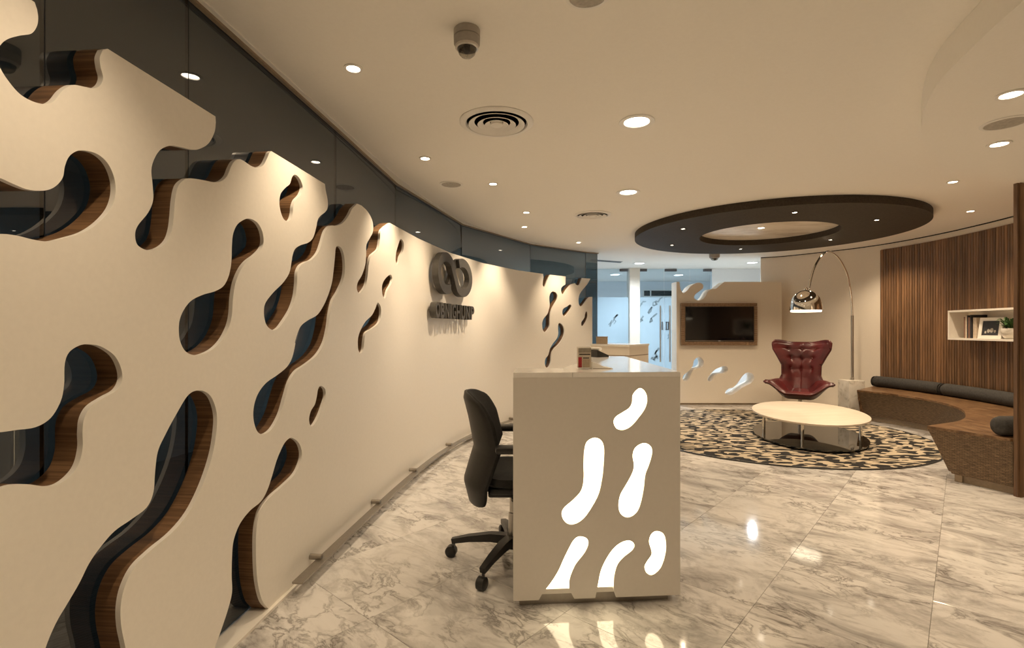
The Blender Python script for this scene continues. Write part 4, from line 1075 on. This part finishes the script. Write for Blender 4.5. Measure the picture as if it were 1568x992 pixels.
# near end face
A3 = np.array((3.527, 4.30)); B3 = np.array((3.785, 3.68)); dE = (B3 - A3) / np.hypot(*(B3 - A3)); nE = np.array((-dE[1], dE[0]))
def ep(t, d, z): q = A3 + dE * t + nE * d; return (q[0], q[1], z)
B3l = .56
m = MB(); m.v = [ep(.0, .002, SEAT - .0225), ep(B3l, .002, SEAT - .0225), ep(B3l, .002, .06), ep(.175, .002, .06), ep(.0, .024, SEAT - .0225), ep(B3l, .024, SEAT - .0225), ep(B3l, .024, .06), ep(.175, .024, .06)]
m.f = [(0, 1, 2, 3), (7, 6, 5, 4), (0, 4, 5, 1), (1, 5, 6, 2), (2, 6, 7, 3), (3, 7, 4, 0)]
eb = m.build('woven_end', 'woven', bench, smooth=False)
uv_front(eb, lambda i, co: ((co.x * dE[0] + co.y * dE[1]), co.z))
m = MB(); m.v = [ep(.22, .03, .001), ep(B3l, .03, .001), ep(B3l, .03, .0595), ep(.22, .03, .0595), ep(.22, .08, .001), ep(B3l, .08, .001), ep(B3l, .08, .0595), ep(.22, .08, .0595)]
m.f = [(0, 1, 2, 3), (7, 6, 5, 4), (0, 4, 5, 1), (1, 5, 6, 2), (2, 6, 7, 3), (3, 7, 4, 0)]
m.build('end_kick', 'side_timber', bench, smooth=False)
m = MB(); m.prism([tuple(A3), (3.80, 4.02), (4.62, 4.02), (4.62, 3.785), (3.79, 3.785), ep(.545, .0, 0)[:2]], SEAT - .022, SEAT - .0001); m.build('end_board', 'bench_wood', bench, smooth=False)
# left end closing panel
pA = np.array(inner[0]); pB = np.array(backp[0])
m = MB(); m.prism([tuple(pA), tuple(pB), tuple(pB + np.array((.03, -.04))), tuple(pA + np.array((.05, .0)))], .0, SEAT - .0225)
m.v = [(x + (.10 if (abs(x - pA[0]) < .06 and z < .1) else 0), y + (.06 if (abs(x - pA[0]) < .06 and z < .1) else 0), z) for x, y, z in m.v]
m.build('end_panel', 'bench_wood', bench, smooth=False)

def bolster(s_a, s_b, label):
    r = .076; mid = (s_a + s_b) / 2; c = RIGHT.at(mid, -.105)
    t = thing('bolster_cushion', label, 'cushion', (*c, SEAT), group='charcoal bolsters on the bench')
    us = np.linspace(s_a, s_b, 26); L_ = s_b - s_a
    rad = []
    for u in us:
        e = min(u - s_a, s_b - u); rad.append(r * (1 - .45 * max(0, 1 - e / .035) ** 2))
    MB().tube([(*RIGHT.at(u, -.105), SEAT + r) for u in us], rad, 20).build('bolster_body', 'charcoal_fabric', t, ang=60)
    for u in (s_a + .012, s_b - .012):
        q = Vector((*RIGHT.at(u, -.105), SEAT + r)); w = Vector((*RIGHT.at(min(u + .03, RIGHT.len), -.105), SEAT + r)) - q; w.normalize()
        MB().tube([q - w * .003, q + w * .003], r * .93, 20).build('end_piping', 'charcoal_fabric', t)
b1 = RIGHT.at_col(1345); b2 = RIGHT.at_col(1456); b3 = b2 + (b2 - b1)
bolster(b1, b2 - .004, 'charcoal bolster cushion at the arc lamp end of the bench')
bolster(b2 + .004, b2 + 1.42, 'charcoal bolster cushion below the white shelf')
t = thing('bolster_cushion', 'charcoal bolster cushion at the near end by the timber wall end', 'cushion', (4.05, 3.895, SEAT), group='charcoal bolsters on the bench')
q0_ = Vector((3.72, 3.895, SEAT + .076)); q1_ = Vector((4.45, 3.895, SEAT + .076))
kk = [0, .01, .03, .07, .93, .97, .99, 1]; rr_ = [.03, .052, .068, .076, .076, .068, .052, .03]
MB().tube([q0_.lerp(q1_, k) for k in kk], rr_, 20).build('bolster_body', 'charcoal_fabric', t, ang=60)

# ------------------------------------------------------------------ shelf with books, picture and plant
sS = RIGHT.at_col(1485); aS = RIGHT.tan(sS + .5); pS = RIGHT.at(sS, -.024)
pS = np.array(pS); tS = np.array((math.cos(aS), math.sin(aS))); nS = np.array((tS[1], -tS[0]))      # nS towards the room
nS = -np.array((-tS[1], tS[0]))
z0s, z1s, dS, lS = 1.115, 1.462, .215, 1.15
sh = thing('wall_shelf', 'white open box shelf mounted on the slatted wall', 'shelf', (*pS, z0s), aS)
# local: x along the wall, -y into the room
MB().box((0, -dS, 0), (lS, 0, .022)).build('bottom_board', 'lacquer', sh, local=True, smooth=False)
MB().box((0, -dS, z1s - z0s - .022), (lS, 0, z1s - z0s)).build('top_board', 'lacquer', sh, local=True, smooth=False)
MB().box((0, -dS, .0225), (.022, 0, z1s - z0s - .0225)).build('side_board', 'lacquer', sh, local=True, smooth=False)
MB().box((lS - .022, -dS, .0225), (lS, 0, z1s - z0s - .0225)).build('side_board', 'lacquer', sh, local=True, smooth=False)
MB().box((.0225, -.008, .0225), (lS - .0225, 0, z1s - z0s - .0225)).build('back_board', 'cream_wall', sh, local=True, smooth=False)
def on_shelf(x, y): q = pS + tS * x + nS * (-y); return (q[0], q[1], z0s + .0222)
def book(x, w, h, d, mat, label):
    b = thing('book', label, 'book', on_shelf(x + w / 2, -.012 - d / 2), aS, group='books on the white shelf')
    MB().box((-w / 2, -d / 2, 0), (-w / 2 + .003, d / 2, h)).box((w / 2 - .003, -d / 2, 0), (w / 2, d / 2, h)).box((-w / 2 + .003, -d / 2, 0), (w / 2 - .003, -d / 2 + .003, h)).build('cover', mat, b, local=True, smooth=False)
    MB().box((-w / 2 + .0035, -d / 2 + .0035, .004), (w / 2 - .0035, d / 2 - .004, h - .004)).build('pages', 'paper', b, local=True, smooth=False)
x = .20
for w, h, mat, lab in ((.020, .245, 'book_brown', 'brown book leftmost on the white shelf'), (.022, .262, 'book_cream', 'pale upright book next to the brown one'), (.016, .262, 'book_dark', 'slim black upright book on the shelf'),
                       (.024, .240, 'book_brown', 'reddish brown book between two black books'), (.016, .266, 'book_dark', 'tall black book nearest the picture frame')):
    book(x, w, h, .165, mat, lab); x += w + .003
book(x + .005, .05, .235, .15, 'book_cream', 'thick cream book behind the picture frame'); x += .06
pf = thing('picture_frame', 'white framed black and white photograph leaning on the shelf', 'picture frame', on_shelf(x + .155, -.145), aS + .28)
def tilt(m): m.v = [(a, b + c * .16, c) for a, b, c in m.v]; return m
tilt(MB().box((-.12, -.009, 0), (.12, .009, .035)).box((-.12, -.009, .195), (.12, .009, .23)).box((-.12, -.009, .035), (-.085, .009, .195)).box((.085, -.009, .035), (.12, .009, .195))).build('frame', 'lacquer', pf, local=True, smooth=False)
tilt(MB().box((-.085, -.002, .035), (.085, .004, .195))).build('photograph', 'book_dark', pf, local=True, smooth=False)
for (xa, za, r) in ((-.02, .085, .022), (.012, .09, .026), (.045, .08, .016), (-.05, .07, .014)):
    tilt(MB().prism([(xa + r * .7 * math.cos(q * PI / 4), za + r * math.sin(q * PI / 4)) for q in range(8)], -.0028, -.0021, 'xz')).build('print_figure', 'grey_mesh', pf, local=True, smooth=False)
pp = thing('potted_plant', 'small green plant in a round white ceramic bowl on the shelf', 'plant', on_shelf(x + .41, -.12), 0)
MB().lathe([(.045, 0), (.062, .012), (.082, .05), (.088, .09), (.083, .112), (.078, .112), (.080, .09), (.07, .085), (0, .085)], n=28).build('bowl', 'pale_marble', pp, local=True)
MB().lathe([(.078, .086), (.05, .094), (0, .098)], n=20).build('soil', 'soil', pp, local=True)
rng = random.Random(4)
for i in range(46):
    a = rng.random() * 2 * PI; l = .05 + rng.random() * .055; up_ = .05 + rng.random() * .09; w = .008 + rng.random() * .006
    c, s = math.cos(a), math.sin(a); r0 = rng.random() * .03
    m = MB()
    for k_, (r, z, ww) in enumerate(((r0, .092, .003), (r0 + l * .35, .092 + up_ * .62, w), (r0 + l * .75, .092 + up_, w * .9), (r0 + l, .092 + up_ * .85, .001))):
        m.v += [(c * r - s * ww, s * r + c * ww, z), (c * r + s * ww, s * r - c * ww, z + .003)]
    m.f = [(0, 1, 3, 2), (2, 3, 5, 4), (4, 5, 7, 6)]
    m.build('leaf', 'leaf', pp, local=True, fix=False)

# ------------------------------------------------------------------ ceiling ring
RCX, RCY, RO, RI, RZ = 3.089, 6.14, 1.555, .765, 2.385
cr_ = thing('ceiling_ring', 'large dark flat timber ring hung under the ceiling above the rug', 'ceiling feature', (RCX, RCY, CEIL))
MB().ring([(RI, RZ), (RO, RZ), (RO, CEIL - .001), (RI, CEIL - .001)], (RCX, RCY, 0), 128).build('ring_body', 'dark_ring', cr_, ang=40)
m = MB().lathe([(RI - .002, CEIL - .002), (RI - .002, CEIL - .006), (0, CEIL - .006)], (RCX, RCY, 0), 64); m.build('pale_centre', 'pale_panel', cr_)

# ------------------------------------------------------------------ ceiling fixtures
def downlight(x, y, z, r, label, watts, group, lens='lamp_warm', col=WARM, spot=84, aim=None, dark=False):
    t = thing('downlight', label, 'downlight', (x, y, z), group=group)
    MB().ring([(r, -.0005), (r * 1.42, -.0005), (r * 1.45, -.003), (r * 1.40, -.006), (r * 1.04, -.006)], n=32).build('trim_ring', 'dark_ring' if dark else 'white_plastic', t, local=True)
    MB().lathe([(r * .99, -.0015), (0, -.0012)], n=28).build('lens', lens, t, local=True, fix=False)
    if watts:
        d = bpy.data.lights.new('lamp', 'SPOT'); d.energy = watts; d.color = col; d.spot_size = math.radians(spot); d.spot_blend = 1.0; d.shadow_soft_size = r * .6
        o = bpy.data.objects.new('lamp', d); COL.objects.link(o); o.parent = t; o.location = (0, 0, -.012)
        if aim: o.rotation_euler = Vector(aim).to_track_quat('-Z', 'Y').to_euler()
    return t
G1 = 'small recessed downlights in the cream ceiling'
small = [(541, 104, 'recessed downlight near the tinted glass left of the dome camera'), (651, 242, 'recessed downlight just above the round ceiling speaker by the glass'), (755, 281, 'recessed downlight below the large round air diffuser'),
         (806, 325, 'upper of two close downlights left of the far air diffuser'), (803, 347, 'lower of two close downlights left of the far air diffuser'), (886, 371, 'recessed downlight at the far end of the tinted glass'),
         (1459, 278, 'recessed downlight between the dark ring and the bulkhead'), (1486, 323, 'recessed downlight near the slatted timber wall'), (1333.7, 365.3, 'recessed downlight behind the dark ring by the beige wall')]
for x, y, lab in small:
    p = px(x, y, CEIL); left = x < 900
    if left:                                         # wall washers turned towards the curved panel
        i = int(np.argmin(np.hypot(FACE.p[:, 0] - p[0], FACE.p[:, 1] - p[1]))); q = FACE.p[i]
        aim = (q[0] - p[0], q[1] - p[1], 1.25 - CEIL)
        downlight(p[0], p[1], CEIL, .030, lab, P_SMALL * (.62 if x < 600 else 1.0), G1, aim=aim, spot=78)
    else: downlight(p[0], p[1], CEIL, .030, lab, P_SMALL * 1.35, G1, spot=120)
for x, y, lab in ((975, 186, 'large round recessed downlight right of the air diffuser'), (962, 294, 'large round recessed downlight just left of the dark ring')):
    p = px(x, y, CEIL); downlight(p[0], p[1], CEIL, .072, lab, P_BIG, 'large recessed downlights', spot=150)
for x, y, lab in ((1548, 144, 'downlight in the bulkhead above the round speaker'), (1530, 220, 'downlight in the bulkhead below the round speaker')):
    p = px(x, y, SOFFIT); downlight(p[0], p[1], SOFFIT, .040, lab, P_SMALL * .9, 'downlights in the bulkhead')
for x, y, lab in ((1217, 325, 'downlight on the near side of the dark ring'), (1342.5, 336.5, 'downlight on the right side of the dark ring'), (1046, 350, 'upper of two downlights at the left of the dark ring'),
                  (1029, 375, 'lower of two downlights at the left of the dark ring'), (1134, 381, 'downlight on the far edge of the dark ring'), (1271.6, 367, 'downlight on the far right of the dark ring above the lamp')):
    p = px(x, y, RZ); downlight(p[0], p[1], RZ, .024, lab, P_RING, 'downlights in the dark ring', dark=True, spot=125)
p = px(1165.5, 347.7, CEIL); downlight(p[0], p[1], CEIL - .0065, .036, 'downlight in the pale middle of the dark ring', P_RING * .35, 'downlights in the dark ring')
# unseen downlights added behind and beside the viewer to brighten the near room
for i, (x, y, lab) in enumerate(((-.78, 1.15, 'added downlight near the glass left of the viewer'), (-.80, -.15, 'added downlight near the glass behind the viewer'), (.6, .9, 'added downlight overhead of the viewer'), (.6, -1.0, 'added downlight behind the viewer'), (3.2, 1.6, 'added downlight in the bulkhead right of the viewer'))):
    downlight(x, y, SOFFIT if x > 2 else CEIL, .040, lab, P_SMALL * (.62 if i < 2 else .42), 'added fill downlights outside the picture', spot=150 if i >= 2 else 100)
for x, y, lab in ((979, 403, 'cool white light in the corridor ceiling left of the dome'), (1152, 402, 'cool white light in the corridor ceiling above the screen wall')):
    p = px(x, y, CEIL); downlight(p[0], p[1], CEIL, .085, lab, P_COOL, 'cool corridor lights', 'lamp_cool', COOL, 160)
for i, (x, y, lab) in enumerate(((2.3, 11.3, 'cool ceiling light seen through the left glass pane'), (3.75, 11.4, 'cool ceiling light seen through the glass doors'), (.6, 11.2, 'cool ceiling light behind the tinted glass end'))):
    downlight(x, y, CEIL, .10, lab, P_COOL * 1.0, 'cool lights beyond the glass', 'lamp_cool', COOL, 165)
for i, u in enumerate((1.6, 4.4, 8.2)):  # lamps added to brighten and tint the view through the dark glass
    q = FACE.at(u, 1.5); downlight(q[0], q[1], CEIL, .08, ('added ceiling light in the meeting room nearest the viewer', 'added cool ceiling light in the middle of the meeting room', 'added cool ceiling light at the far end of the meeting room')[i], (14, 22, 210)[i], 'added meeting room lights', 'lamp_cool', ((1.0, .95, .85), (.9, .95, 1.0), (.74, .88, 1.0))[i], 150)

def dome_camera(x, y, z, k, label):
    t = thing('dome_camera', label, 'security camera', (x, y, z))
    MB().lathe([(.052 * k, 0), (.054 * k, -.004), (.054 * k, -.030), (.050 * k, -.032), (.054 * k, -.034), (.053 * k, -.058), (.047 * k, -.066), (0, -.066)], n=32).build('housing', 'camera_grey', t, local=True)
    MB().ring([(.036 * k, -.0665), (.048 * k, -.0665), (.047 * k, -.075), (.040 * k, -.078)], n=32).build('clamp_ring', 'steel', t, local=True)
    MB().lathe([(.038 * k, -.072), (.038 * k, -.085), (.032 * k, -.100), (.020 * k, -.110), (0, -.114)], n=28).build('dome', 'dome_plastic', t, local=True)
    MB().tube([(0, 0, -.0665), (0, -.012 * k, -.085), (0, -.020 * k, -.094)], .014 * k, 14).build('lens_barrel', 'black_plastic', t, local=True)
p = px(715, 46, CEIL); dome_camera(p[0], p[1], CEIL, 1.0, 'dome security camera on the ceiling above the large air diffuser')
p = px(1094, 388.5, CEIL); dome_camera(p[0], p[1], CEIL, 1.5, 'small dome security camera under the far ceiling beyond the ring')

def diffuser(x, y, z, R, label):
    t = thing('air_diffuser', label, 'air diffuser', (x, y, z))
    MB().ring([(R * .80, -.001), (R, -.001), (R * 1.0, -.004), (R * .95, -.012), (R * .84, -.014)], n=48).build('rim', 'white_plastic', t, local=True)
    MB().lathe([(R * .82, -.0012), (0, -.0012)], n=36).build('dark_throat', 'black_plastic', t, local=True, fix=False)
    for a, b in ((.74, .60), (.50, .37), (.30, .18)):
        MB().ring([(R * a, -.020), (R * (a + .02), -.018), (R * (b + .02), -.003), (R * b, -.003)], n=40).build('cone', 'white_plastic', t, local=True)
    MB().lathe([(R * .16, -.003), (R * .17, -.020), (R * .13, -.024), (0, -.024)], n=24).build('centre_button', 'white_plastic', t, local=True)
p = px(760.5, 187, CEIL); diffuser(p[0], p[1], CEIL, .218, 'large round white air diffuser nearest the viewer')
p = px(907, 328.5, CEIL); diffuser(p[0], p[1], CEIL, .197, 'round white air diffuser farther off beside the dark ring')
def speaker(x, y, z, R, label):
    t = thing('ceiling_speaker', label, 'ceiling speaker', (x, y, z), group='round ceiling speakers')
    MB().ring([(R * .80, -.0008), (R, -.0008), (R * .99, -.004), (R * .84, -.006)], n=40).build('rim', 'white_plastic', t, local=True)
    MB().lathe([(R * .82, -.0045), (R * .5, -.0055), (0, -.006)], n=32).build('grille', 'grey_mesh', t, local=True, fix=False)
p = px(691, 282, CEIL); speaker(p[0], p[1], CEIL, .098, 'round ceiling speaker near the curved tinted glass')
p = px(1540, 188, SOFFIT); speaker(p[0], p[1], SOFFIT, .105, 'round ceiling speaker in the bulkhead between two downlights')
p = px(900, -9, CEIL); speaker(p[0], p[1], CEIL, .085, 'round ceiling speaker cut by the top border')
sd = thing('slot_diffuser', 'dark linear slot diffuser in the corridor ceiling past the glass', 'slot diffuser', (*px(925, 399.5, CEIL), CEIL))
for i in range(2):
    p0 = np.array(px(906, 397.3, CEIL)); p1 = np.array(px(952, 400.8, CEIL))
    o_ = np.array((0, .10 * i))
    MB().bar([(*(p0 + o_), CEIL - .003), (*(p1 + o_), CEIL - .003)], .05, .005).build('slot', 'black_plastic', sd, smooth=False)
